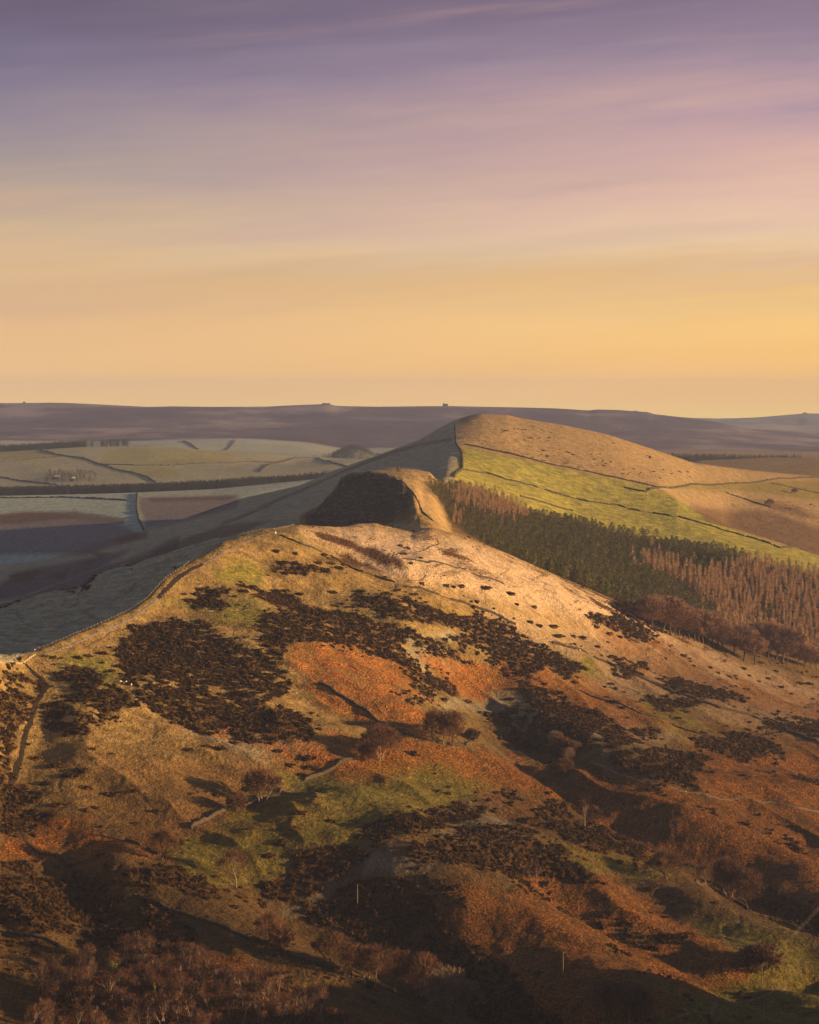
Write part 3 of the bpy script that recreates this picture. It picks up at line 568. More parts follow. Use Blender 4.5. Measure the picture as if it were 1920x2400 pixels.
# ------------------------------------------------------------------ materials of the things
M_gorse = noise_mat('gorse_foliage', (0.010, 0.007, 0.003), (0.085, 0.047, 0.015), 0.35, obj_rand=0.25, det=6, c3=(0.16, 0.10, 0.035))
M_pine = noise_mat('pine_needles', (0.045, 0.058, 0.020), (0.15, 0.145, 0.048), 0.35, obj_rand=0.3)
M_larch = noise_mat('larch_twigs', (0.27, 0.18, 0.10), (0.50, 0.35, 0.21), 0.3, obj_rand=0.2)
M_twig = noise_mat('bare_twigs', (0.07, 0.040, 0.026), (0.16, 0.09, 0.055), 0.3, obj_rand=0.2)
M_birch = noise_mat('birch_twigs', (0.06, 0.031, 0.022), (0.13, 0.066, 0.042), 0.3, obj_rand=0.3)
M_bark = noise_mat('bark', (0.04, 0.032, 0.025), (0.10, 0.08, 0.06), 3.0)
M_pale_bark = noise_mat('pale_bark', (0.13, 0.11, 0.085), (0.26, 0.22, 0.18), 3.0)
M_stone = noise_mat('dry_stone', (0.025, 0.022, 0.018), (0.085, 0.072, 0.055), 1.6, bump=0.15, bscale=3)
M_hedge = noise_mat('hedge', (0.03, 0.03, 0.02), (0.06, 0.055, 0.035), 0.5)
M_flag = noise_mat('flagstone', (0.13, 0.125, 0.12), (0.22, 0.21, 0.20), 0.8)
M_dirt = noise_mat('worn_earth', (0.075, 0.055, 0.04), (0.14, 0.105, 0.075), 0.6)
M_grit = noise_mat('pale_track', (0.22, 0.17, 0.11), (0.32, 0.26, 0.17), 0.5)
M_wood = noise_mat('weathered_wood', (0.28, 0.24, 0.19), (0.44, 0.38, 0.31), 2.5)
M_dark = noise_mat('dark_peat', (0.014, 0.010, 0.006), (0.035, 0.026, 0.016), 0.7)
M_wool = noise_mat('wool', (0.62, 0.58, 0.50), (0.78, 0.74, 0.66), 6.0)
M_skin = noise_mat('skin', (0.42, 0.25, 0.18), (0.52, 0.33, 0.24), 8.0, 0.6)
M_roof = noise_mat('slate_roof', (0.20, 0.20, 0.21), (0.34, 0.34, 0.35), 0.5)
M_wire = noise_mat('wire', (0.28, 0.22, 0.16), (0.34, 0.28, 0.2), 1.0, 0.5)
M_white = noise_mat('pale_board', (0.62, 0.60, 0.56), (0.74, 0.72, 0.68), 2.0)

class MB:
    """collects triangles / quads, built as one mesh"""
    def __init__(s): s.v = []; s.t = []; s.q = []; s.n = 0
    def add(s, v, t=None, q=None):
        v = np.asarray(v, float).reshape(-1, 3); s.v.append(v)
        if t is not None and len(t): s.t.append(np.asarray(t) + s.n)
        if q is not None and len(q): s.q.append(np.asarray(q) + s.n)
        s.n += len(v)
    def tube(s, p, r, k=5, cap=True):
        p = np.asarray(p, float); r = np.broadcast_to(np.asarray(r, float), (len(p),)); vs = []
        for i in range(len(p)):
            d = p[min(i + 1, len(p) - 1)] - p[max(i - 1, 0)]; d = d / (np.linalg.norm(d) + 1e-9)
            a = np.cross(d, [0, 0, 1.0]) if abs(d[2]) < 0.9 else np.cross(d, [1.0, 0, 0]); a /= np.linalg.norm(a); b = np.cross(d, a)
            th = np.arange(k) * 2 * math.pi / k
            vs.append(p[i] + r[i] * (np.cos(th)[:, None] * a + np.sin(th)[:, None] * b))
        q = [(i * k + j, i * k + (j + 1) % k, (i + 1) * k + (j + 1) % k, (i + 1) * k + j) for i in range(len(p) - 1) for j in range(k)]
        t = []
        if cap:
            t = [(len(p) - 1) * k + np.array([0, j, j + 1]) for j in range(1, k - 1)] + [np.array([0, j + 1, j]) for j in range(1, k - 1)]
        s.add(np.concatenate(vs), t, q)
    def box(s, c, d, rz=0.0):
        c = np.asarray(c, float); d = np.asarray(d, float) / 2
        v = np.array([(x, y, z) for z in (-1, 1) for y in (-1, 1) for x in (-1, 1)]) * d
        ca, sa = math.cos(rz), math.sin(rz); v = np.stack([v[:, 0] * ca - v[:, 1] * sa, v[:, 0] * sa + v[:, 1] * ca, v[:, 2]], 1) + c
        s.add(v, None, [(0,2,3,1),(4,5,7,6),(0,1,5,4),(2,6,7,3),(0,4,6,2),(1,3,7,5)])
    def mesh(s, name, m, smooth=False):
        f = []
        if s.t: f.append(np.concatenate([np.asarray(t).reshape(-1, 3) for t in s.t]))
        if s.q: f.append(np.concatenate([np.asarray(q).reshape(-1, 4) for q in s.q]))
        return mesh_from(name, np.concatenate(s.v), f, m, smooth)
def empty(name, loc=(0, 0, 0)):
    o = bpy.data.objects.new(name, None); C.objects.link(o); o.location = loc; o.empty_display_size = 0.5; return o
def clone(o, loc, rz=0.0, sc=1.0, parent=None):
    c = o.copy(); C.objects.link(c)
    if parent is not None: c.parent = parent
    else: c.location = loc; c.rotation_euler = (0, 0, rz); c.scale = (sc, sc, sc) if isinstance(sc, (int, float)) else sc
    for ch in KIDS.get(o.name, []): clone(ch, None, parent=c)
    return c
KIDS = {}
def part(name, me, parent, loc=None):
    o = link(name, me, parent, loc); KIDS.setdefault(parent.name, []).append(o); return o
used = set()
def place(proto, loc, rz=0.0, sc=1.0):
    if proto.name not in used:
        used.add(proto.name); proto.location = loc; proto.rotation_euler = (0, 0, rz); proto.scale = (sc, sc, sc) if isinstance(sc, (int, float)) else sc; return proto
    return clone(proto, loc, rz, sc)
G = ground_at_pixel

# ------------------------------------------------------------------ trees
def leaf_cloud(mb, pts, size, r, flat=0.0):
    n = len(pts); a = r.normal(size=(n, 3)); a /= np.linalg.norm(a, axis=1)[:, None]; b = np.cross(a, r.normal(size=(n, 3))); b /= np.linalg.norm(b, axis=1)[:, None]
    s = (size * r.uniform(0.6, 1.4, n))[:, None]
    v = np.stack([pts + a * s, pts - a * s * 0.5 + b * s * 0.8, pts - a * s * 0.5 - b * s * 0.8], 1).reshape(-1, 3)
    mb.add(v, np.arange(3 * n).reshape(-1, 3))
def conifer_parts(h, seed, n=420, spire=False):
    r = np.random.default_rng(seed); tr = MB(); tr.tube([(0, 0, -0.6), (0, 0, h * 0.4), (0, 0, h * 0.97)], [0.24, 0.16, 0.03], 5)
    cr = MB(); t = r.uniform(0, 1, n) ** (0.8 if spire else 0.62); zz = h * (0.16 + 0.84 * t)
    prof = (1 - t) ** 0.75 * 1.0 if spire else np.sqrt(np.clip(1 - t ** 2.1, 0, 1)) * (0.55 + 0.45 * np.clip(t * 3, 0, 1))
    R = (0.20 if spire else 0.35) * h * prof * (0.86 + 0.2 * np.sin(t * h * 1.1 * 2 * math.pi / 2.2)) ; th = r.uniform(0, 2 * math.pi, n)
    lump = 1 + 0.28 * np.sin(3 * th + seed) * np.sin(t * 9 + seed * 2) + 0.15 * r.normal(size=n)
    rr = R * lump * np.sqrt(r.uniform(0.35, 1, n))
    leaf_cloud(cr, np.stack([rr * np.cos(th), rr * np.sin(th), zz - 0.12 * rr], 1), 0.075 * h ** 0.9 * (0.55 if spire else 0.62), r)
    return tr, cr
def larch_parts(h, seed, n=260):
    r = np.random.default_rng(seed); tr = MB(); tr.tube([(0, 0, -0.6), (0, 0, h * 0.5), (0, 0, h)], [0.2, 0.12, 0.015], 4)
    t = np.sort(r.uniform(0, 1, n) ** 0.85); z0 = h * (0.2 + 0.78 * t); L_ = 0.25 * h * (1 - t) ** 0.7 * r.uniform(0.55, 1.15, n) + 0.15
    th = np.arange(n) * 2.4 + r.uniform(-0.5, 0.5, n); d = np.stack([np.cos(th), np.sin(th), np.full(n, 0.18) + 0.5 * t], 1); p0 = np.stack([np.zeros(n), np.zeros(n), z0], 1)
    p1 = p0 + d * L_[:, None]; w = 0.10 + 0.05 * L_; pm = p0 * 0.5 + p1 * 0.5; side = np.stack([-np.sin(th), np.cos(th), r.uniform(-0.4, 0.4, n)], 1) * w[:, None]
    cr = MB(); cr.add(np.stack([p0, pm + side, p1, pm - side - np.array([0, 0, 0.12])], 1).reshape(-1, 3), None, np.arange(4 * n).reshape(-1, 4))
    k = n * 2; i = r.integers(0, n, k); f = r.uniform(0.3, 1, k)[:, None]; leaf_cloud(cr, p0[i] * (1 - f) + p1[i] * f + r.normal(size=(k, 3)) * 0.22, 0.26, r)
    return tr, cr
def bare_parts(h, seed, spread=0.45, stems=1, twigs=2600, tw=0.045, fork=0.24, depth=5, droop=0.0, wid=0.40, low=0.2):
    r = np.random.default_rng(seed); tr = MB(); ends = []
    def grow(p, d, L_, rad, lev):
        pts = [p]; dd = d.copy(); k = 3
        for _ in range(k):
            dd = dd + r.normal(size=3) * 0.13 + np.array([0, 0, 0.05]); dd /= np.linalg.norm(dd); pts.append(pts[-1] + dd * L_ / k)
        rr = np.linspace(rad, rad * 0.62, k + 1); tr.tube(pts, rr, 6 if lev == 0 else 4 if lev < 3 else 3, cap=False)
        if lev >= depth:
            ends.append((pts[0], pts[-1], dd)); return
        nb = 3 if lev < depth - 1 else 3
        for i in range(nb):
            a = r.uniform(0, 2 * math.pi); sp = spread * r.uniform(0.7, 1.3) * (0.55 if i == 0 else 1.25)
            perp = np.cross(dd, [math.cos(a), math.sin(a), 0.3]); perp /= np.linalg.norm(perp)
            nd = dd * math.cos(sp) + perp * math.sin(sp); nd[2] += 0.08; nd /= np.linalg.norm(nd)
            st = pts[-1] if i < 2 else pts[-2]
            grow(st, nd, L_ * r.uniform(0.66, 0.82), rad * (0.62 if i == 0 else 0.5), lev + 1)
    for s in range(stems):
        a = s * 2.3 + seed; off = 0.5 * (stems > 1); d0 = np.array([math.cos(a) * 0.14 * (stems > 1), math.sin(a) * 0.14 * (stems > 1), 1.0]); d0 /= np.linalg.norm(d0)
        base = np.array([math.cos(a) * off, math.sin(a) * off, -0.5]); grow(base, d0, h * fork, h * 0.024 / stems ** 0.3, 0)
    allz = max(e[1][2] for e in ends); k = h * 0.93 / allz
    cr = MB(); n = twigs; E0 = np.array([e[0] for e in ends]); E1 = np.array([e[1] for e in ends]); DD = np.array([e[2] for e in ends]); i = r.integers(0, len(ends), n); f = r.uniform(0, 1.1, n)[:, None]
    p0 = E0[i] * (1 - f) + E1[i] * f; d = DD[i] + r.normal(size=(n, 3)) * 0.55 + np.array([0, 0, 0.1 - droop]); d /= np.linalg.norm(d, axis=1)[:, None]
    L_ = h * r.uniform(0.035, 0.085, n); p1 = p0 + d * L_[:, None]; sd = np.cross(d, r.normal(size=(n, 3))); sd /= np.linalg.norm(sd, axis=1)[:, None]; sd *= tw
    cr.add(np.stack([p0 + sd, p0 - sd, p1], 1).reshape(-1, 3), np.arange(3 * n).reshape(-1, 3))
    # the outer haze of fine twigs: a rounded, uneven crown
    m = twigs; a = r.uniform(0, 2 * math.pi, m); c = r.uniform(-1, 1, m); q = (r.uniform(0.12, 1, m)) ** 0.42; zc = h * (1 + low) / 2; rz = h * (1 - low) / 2
    lump = 1 + 0.16 * np.sin(2 * a + seed) + 0.12 * np.sin(5 * a + 3 * c + seed * 1.7) + 0.10 * np.sin(9 * c + 2 * a)
    sr = np.sqrt(1 - c * c) * q * lump; px_ = np.stack([wid * h * sr * np.cos(a), wid * h * sr * np.sin(a), zc + rz * c * q * (0.9 + 0.1 * lump)], 1) / k
    out = px_ - np.array([0, 0, h * 0.25 / k]); out /= np.linalg.norm(out, axis=1)[:, None]; out = out + r.normal(size=(m, 3)) * 0.35; out /= np.linalg.norm(out, axis=1)[:, None]
    L2 = h * r.uniform(0.03, 0.075, m); s2 = np.cross(out, r.normal(size=(m, 3))); s2 /= np.linalg.norm(s2, axis=1)[:, None]; s2 *= tw * 0.9
    cr.add(np.stack([px_ + s2, px_ - s2, px_ + out * L2[:, None]], 1).reshape(-1, 3), np.arange(3 * m).reshape(-1, 3))
    sc = np.array([k, k, k]); tr.v = [v * sc for v in tr.v]; cr.v = [v * sc for v in cr.v]
    return tr, cr
def tree_proto(name, parts, mt, mc):
    o = empty(name); part('trunk', parts[0].mesh('trunk', mt), o); part('crown', parts[1].mesh('crown', mc), o); return o
def merged(name, protos, spots, mat_, rr=None):
    """many trees nobody could count, as one mesh"""
    V, T, Q, n = [], [], [], 0
    for (x, y, z, s, a, k) in spots:
        tr, cr = protos[k]
        for mb in (tr, cr):
            v = np.concatenate(mb.v); ca, sa = math.cos(a) * s, math.sin(a) * s
            V.append(np.stack([v[:, 0] * ca - v[:, 1] * sa + x, v[:, 0] * sa + v[:, 1] * ca + y, v[:, 2] * s + z], 1))
            if mb is cr or True:
                for t in mb.t: T.append(np.asarray(t).reshape(-1, 3) + n)
                for q in mb.q: Q.append(np.asarray(q).reshape(-1, 4) + n)
            n += len(v)
    f = ([np.concatenate(T)] if T else []) + ([np.concatenate(Q)] if Q else [])
    return link(name, mesh_from(name, np.concatenate(V), f, mat_))

WOOD = [(996,1122),(1060,1125),(1120,1136),(1180,1160),(1245,1192),(1340,1212),(1420,1232),(1500,1250),(1600,1268),(1700,1284),(1800,1310),(1980,1350),(1980,1560),(1860,1528),(1790,1508),(1700,1488),(1620,1458),(1540,1432),(1480,1410),(1400,1378),(1290,1330),(1200,1290),(1100,1245),(1055,1210),(1030,1165)]
LARCHES = [[(1042,1132),(1110,1135),(1180,1158),(1240,1192),(1236,1210),(1180,1205),(1130,1192),(1060,1165)],
 [(1496,1301),(1585,1318),(1650,1340),(1680,1322),(1768,1300),(1830,1318),(1980,1345),(1980,1560),(1853,1528),(1788,1500),(1719,1480),(1687,1455),(1666,1425),(1626,1392),(1618,1365),(1545,1338)],
 [(1058,1190),(1085,1195),(1085,1225),(1055,1215)]]
def build_woods():
    r = np.random.default_rng(31)
    con, lar = [], []
    xs0, xs1 = 0.002, 0.200
    n = 30000
    y = r.uniform(1850, 2680, n); u = r.uniform(xs0, xs1, n); keep = r.uniform(0, 1, n) < y / 2680; y = y[keep]; u = u[keep]; x = u * y
    z = height(x, y); sx, sy = proj(x, y, z + 6.5); base = np.interp(u, U, LY['crest'][0])
    ok = (poly_sd(sx, sy, WOOD) > 0) & (y > base + 14)
    x, y, z, sx, sy = x[ok], y[ok], z[ok], sx[ok], sy[ok]
    # thin to a spacing
    cell = {}; keep = []
    for i in range(len(x)):
        a, b = int(x[i] // 5), int(y[i] // 5)
        if any((x[j] - x[i]) ** 2 + (y[j] - y[i]) ** 2 < 27 for da in (-1, 0, 1) for db in (-1, 0, 1) for j in cell.get((a + da, b + db), ())): continue
        cell.setdefault((a, b), []).append(i); keep.append(i)
    keep = np.array(keep); x, y, z, sx, sy = x[keep], y[keep], z[keep], sx[keep], sy[keep]
    jx, jy = sx + 9 * fbm(x / 40, y / 40, 201, 2), sy + 5 * fbm(x / 40, y / 40, 203, 2)
    ll = np.full(x.shape, -1e9)
    for P in LARCHES: ll = np.maximum(ll, poly_sd(jx, jy, P))
    isl = ll > 0
    flip = r.uniform(0, 1, len(x)); isl = np.where((ll > 0) & (flip < 0.05), False, isl); isl = np.where((ll > -30) & (ll < 0) & (flip < 0.04), True, isl)
    order_ = np.argsort(y)
    cp = [conifer_parts(11.5, 5, 620), conifer_parts(10, 6, 560), conifer_parts(14, 7, 600, True), conifer_parts(11, 8, 560), conifer_parts(12.5, 9, 560)]
    lp = [larch_parts(14.5, 11), larch_parts(12.5, 12), larch_parts(16, 13)]
    cpr = [tree_proto('pine_tree', p, M_bark, M_pine) for p in cp]; lpr = [tree_proto('larch_tree', p, M_bark, M_larch) for p in lp]
    nc = nl = 0; sc_, sl_ = [], []
    for i in order_:
        s = float(r.uniform(0.74, 1.16)) * (1 + 0.14 * float(fbm(x[i:i+1] / 26, y[i:i+1] / 26, 211, 2)[0])) * (0.75 + 0.25 * float(sstep(1050, 1400, sx[i]))); a = float(r.uniform(0, 6.28)); loc = (float(x[i]), float(y[i]), float(z[i]) - 0.3)
        visible = sx[i] < 1930
        if isl[i]:
            if nl < 300 and visible:
                o = place(lpr[int(r.integers(0, 3))], loc, a, s * 1.02); tag(o, 'bare russet larch in the plantation below the right-hand fields', 'larch', 'larches at the near side of the plantation'); nl += 1
            else: sl_.append((*loc, s * 1.02, a, int(r.integers(0, 3))))
        else:
            if nc < 300 and visible:
                k = int(r.choice(5, p=[.3, .25, .05, .2, .2])); o = place(cpr[k], loc, a, s); tag(o, 'dark green conifer at the near edge of the hillside plantation', 'conifer', 'conifers along the near edge of the plantation'); nc += 1
            else: sc_.append((*loc, s, a, int(r.choice(5, p=[.3, .25, .05, .2, .2]))))
    cp2 = [conifer_parts(11.5, 15, 300), conifer_parts(10, 16, 280), conifer_parts(14, 17, 280, True), conifer_parts(11, 18, 280), conifer_parts(12.5, 19, 280)]
    for tr, cr in cp2: cr.v = [v * np.array([1, 1, 1]) for v in cr.v]
    lp2 = [larch_parts(14.5, 21, 130), larch_parts(12.5, 22, 130), larch_parts(16, 23, 130)]
    w = merged('conifer_wood', cp2, sc_, M_pine); tag(w, 'dense dark green conifer wood filling the hollow below the hill', 'wood', kind='stuff')
    w = merged('larch_wood', lp2, sl_, M_larch); tag(w, 'mass of bare russet larches on the right of the plantation', 'wood', kind='stuff')
    print('woods', nc, nl, len(sc_), len(sl_))
def wood_floor():
    sd = poly_sd(PX, PY - 10, WOOD); A['wood'][:] = np.where((YY > cy + 8) & (YY < 2650) & (YY > 1840), sstep(-8, 8, sd), 0)

def belt(name, label, strips, hgt, seed, per_m=0.16, width=60, m=None):
    r = np.random.default_rng(seed); sp = []
    pr = [conifer_parts(hgt, seed + 1, 70, True), conifer_parts(hgt * 0.85, seed + 2, 70, True), conifer_parts(hgt * 0.95, seed + 3, 70)]
    for pr_ in pr:
        pr_[1].v = [v for v in pr_[1].v]
    for (pts, y0, wd) in strips:
        for (ax, az), (bx, bz) in zip(pts[:-1], pts[1:]):
            # strips are given as (column, distance)
            x0, x1 = (ax - 960) / F * az, (bx - 960) / F * bz; L_ = math.hypot(x1 - x0, bz - az); n = max(1, int(L_ * wd * per_m / 6))
            t = r.uniform(0, 1, n); yy = az + (bz - az) * t + r.uniform(0, wd, n); xx = x0 + (x1 - x0) * t; zz = height(xx, yy)
            for i in range(n): sp.append((float(xx[i]), float(yy[i]), float(zz[i]) - 0.5, float(r.uniform(0.75, 1.15)), float(r.uniform(0, 6)), int(r.integers(0, 3))))
    w = merged(name, pr, sp, m or M_pine); tag(w, label, 'wood', kind='stuff'); print(name, len(sp))

# ------------------------------------------------------------------ gorse
def bush_parts(seed, n=46, w=1.0, h=0.7):
    """a rounded, ragged shrub: broken dome of small leafy clumps"""
    r = np.random.default_rng(seed); mb = MB()
    th = r.uniform(0, 2 * math.pi, n); ph = np.arccos(r.uniform(0.0, 1, n)); k = r.uniform(0.72, 1.0, n)
    p = np.stack([np.cos(th) * np.sin(ph) * w * k, np.sin(th) * np.sin(ph) * w * k, np.cos(ph) * h * k], 1)
    leaf_cloud(mb, p, 0.27, r)
    return mb
def dome(seed, w=1.0, h=0.72):
    r = np.random.default_rng(seed); rings = [(0.0, 0.98, 9), (0.35, 0.88, 9), (0.68, 0.6, 7)]; v = []; q = []; t = []
    k = 8
    for (zz, rad, _) in rings:
        for j in range(k):
            a = j * 2 * math.pi / k + r.uniform(-0.25, 0.25); jr = rad * w * r.uniform(0.78, 1.2); v.append((math.cos(a) * jr, math.sin(a) * jr, zz * h * r.uniform(0.8, 1.25) - (0.5 if zz == 0 else 0)))
    v.append((r.uniform(-.15, .15), r.uniform(-.15, .15), h))
    for i in range(2):
        for j in range(k):
            a, b, c, d = i * k + j, i * k + (j + 1) % k, (i + 1) * k + (j + 1) % k, (i + 1) * k + j
            t += [(a, b, c), (a, c, d)]
    for j in range(k): t.append((2 * k + j, 2 * k + (j + 1) % k, 3 * k))
    return np.array(v), np.array(t)
def scatter_merged(name, pts, sizes, heights, protos, m, seed):
    r = np.random.default_rng(seed); k = r.integers(0, len(protos), len(pts)); V, T, n = [], [], 0
    for j, (pv, pt) in enumerate(protos):
        sel = np.where(k == j)[0]
        if not len(sel): continue
        a = r.uniform(0, 6.28, len(sel)); ca, sa = np.cos(a)[:, None], np.sin(a)[:, None]; s = sizes[sel][:, None]; e = r.uniform(0.75, 1.25, len(sel))[:, None]
        vx = (pv[None, :, 0] * ca * e - pv[None, :, 1] * sa) * s + pts[sel, 0][:, None]; vy = (pv[None, :, 0] * sa * e + pv[None, :, 1] * ca) * s + pts[sel, 1][:, None]
        vz = pv[None, :, 2] * heights[sel][:, None] + pts[sel, 2][:, None]
        V.append(np.stack([vx, vy, vz], -1).reshape(-1, 3)); nv = len(pv)
        T.append((pt[None] + (np.arange(len(sel)) * nv)[:, None, None]).reshape(-1, 3) + n); n += nv * len(sel)
    return link(name, mesh_from(name, np.concatenate(V), np.concatenate(T), m))
def gorse_protos(seed, n=40):
    out = []
    for i in range(6):
        dv, dt = dome(seed + i, 0.86, 0.62); b = bush_parts(seed + i, n, 1.0, 0.8); bv = np.concatenate(b.v); bt = np.concatenate([np.asarray(t) for t in b.t])
        out.append((np.concatenate([dv, bv]), np.concatenate([dt, bt + len(dv)])))
    return out
def build_gorse():
    r = np.random.default_rng(77)
    area = np.gradient(Yr)[:, None] * np.gradient(U)[None, :] * YY
    vis = np.maximum.accumulate(Z / YY, 0) <= Z / YY + 0.004
    def sample(mask, dens):
        w = (area * mask * vis * (np.abs(U)[None, :] < 0.2)).ravel(); tot = w.sum(); n = int(tot * dens); i = r.choice(len(w), n, p=w / tot)
        u = XX.ravel()[i] / YY.ravel()[i] + r.uniform(-0.0004, 0.0004, n); y = YY.ravel()[i] + r.uniform(-0.9, 0.9, n); x = u * y; return np.stack([x, y, height(x, y)], 1), tot
    fringe = cover(GORSE, 700, 2110, 42, 1.6) * (1 - A['gorse']) * sstep(0.05, 0.5, fbm(XX / 17, YY / 17, 171, 2))
    # small ragged colonies straggling along the slopes between the thickets
    col = near * sstep(0.30, 0.52, 0.8 * fbm(XX / 24 + Z / 12, YY / 40, 181, 3) + 0.45 * fbm(XX / 6, YY / 9, 185, 2)) * sstep(-0.1, 0.3, fbm(XX / 130, YY / 130, 187, 2) + 0.25 * sstep(1250, 1500, PX) + 0.3 * sstep(1950, 2150, PY)) * (1 - 0.8 * A['green'])
    P, tot = sample(A['gorse'] ** 1.5 + 0.35 * fringe + 0.5 * col, 0.27); sz = 0.5 + 1.55 * r.uniform(0, 1, len(P)) ** 1.6; hh = sz * r.uniform(0.7, 1.25, len(P)); print('gorse area', tot, len(P))
    o = scatter_merged('gorse_thicket', P, sz, hh, gorse_protos(300, 40), M_gorse, 5); tag(o, 'dense dark brown gorse thickets covering the near hillside', 'gorse', kind='stuff')
    P, tot = sample(A['heath_and_shadow'] * (YY < 2110) * (YY < cy), 0.30); sz = r.uniform(0.5, 1.1, len(P)); print('heath_and_shadow', tot, len(P))
    o = scatter_merged('heather', P, sz, sz * 0.45, gorse_protos(320, 14), noise_mat('heather_stems', (0.06, 0.032, 0.014), (0.13, 0.065, 0.03), 0.8), 6); tag(o, 'low brown heather on the slope below the summit', 'heather', kind='stuff')
BUSH_SPOTS = [ # photo column, row of the foot, width in photo pixels : lone bushes one can pick out
 (80,1782,38),(130,1800,50),(165,1822,56),(186,1812,40),(105,1840,34),(199,1851,32),(258,1866,40),(316,1858,20),(216,1758,18),(132,1652,24),(441,1762,24),(483,1752,24),(513,1758,38),(545,1744,30),
 (505,1868,24),(447,1864,18),(480,1857,12),(365,1905,22),(318,1932,18),(221,1896,22),(135,1892,34),(261,1768,12),(650,1765,28),(676,1797,38),(720,1785,46),(716,1803,34),(738,1806,26),(707,1820,24),(700,1908,44),(770,1928,32),(690,1945,24),
 (637,1927,12),(440,1971,12),(580,1944,12),(655,1982,34),(720,2005,52),(700,2012,30),(627,2012,44),(662,1972,20),(840,1965,22),(1037,1642,26),(1091,1646,26),(1195,1642,26),(1012,1642,12),
 (645,1295,22),(690,1300,16),(655,1322,46),(690,1325,28),(705,1335,30),(667,1347,24),(742,1322,26),(770,1322,28),(793,1334,28),(760,1338,28),(757,1303,20),(690,1322,20),(778,1391,22),(845,1390,28),(836,1396,18),(628,1350,9),(903,1354,9),
 (970,1395,18),(888,1401,16),(1045,1376,18),(1062,1378,14),(1080,1378,20),(1135,1382,36),(1190,1392,40),(986,1370,20),(1210,1418,14),(1250,1425,18),(945,1300,20),(985,1309,14),
 (1240,1460,22),(1260,1468,26),(1290,1470,40),(1300,1492,46),(1365,1498,24),(1340,1492,22),(1395,1472,22),(1425,1488,26),(1450,1494,20),(1442,1480,20),(1490,1490,22),(1430,1542,32),(1450,1548,24),(1500,1556,38),(1400,1518,18),
 (1600,1538,26),(1615,1545,12),(1617,1551,10),(1625,1562,12),(1665,1566,14),(1682,1578,14),(1710,1588,14),(1723,1585,10),(1740,1568,22),(1755,1585,14),(1777,1598,14),(1800,1592,14),(1780,1555,22),(1870,1602,34),(1895,1605,30),(1830,1612,20),(1818,1575,16),(1855,1628,12),(1905,1640,10),
 (1570,1640,10),(1506,1643,22),(1592,1685,14),(1507,1734,14),(1530,1732,20),(1550,1734,12),(1460,1662,18),(1440,1648,26),(1420,1636,20),(1620,1650,24),(1600,1668,40),(1565,1668,36),(1580,1655,30),(1720,1640,40),(1700,1634,30),(1690,1618,22),(1660,1612,26),(1740,1646,24),
 (1880,1690,40),(1860,1684,24),(1900,1700,30),(1800,1690,30),(1830,1700,44),(1780,1710,40),(1740,1735,44),(1720,1720,36),(1640,1740,36),(1645,1722,28),(1620,1735,24),
 (470,1385,26),(500,1398,36),(480,1412,30),(520,1420,28),(445,1410,20),(430,1395,16),(610,1388,12),(600,1395,16),(567,1388,30),(590,1378,26),(550,1400,14),(640,1408,10),(667,1388,20),(700,1395,24),
 (235,1534,30),(205,1540,22),(180,1545,26),(260,1575,22),(280,1582,18),(610,1548,28),(650,1558,30),(630,1535,18),
 (235,2008,30),(262,2040,50),(40,2065,34),(75,2070,34),(20,2135,30),(75,2150,20),(60,2240,22),(35,2235,24),(62,2272,14),(20,2275,20),(55,2276,18),(85,2218,34),(30,2212,20),(530,2090,20),(560,2105,18),(575,2115,16),(545,2128,28),
 (1520,2395,14),(1740,2334,14),(1757,2388,16),(1623,2249,12),(1598,2372,12),(1580,2120,26),(1530,2090,30),
]
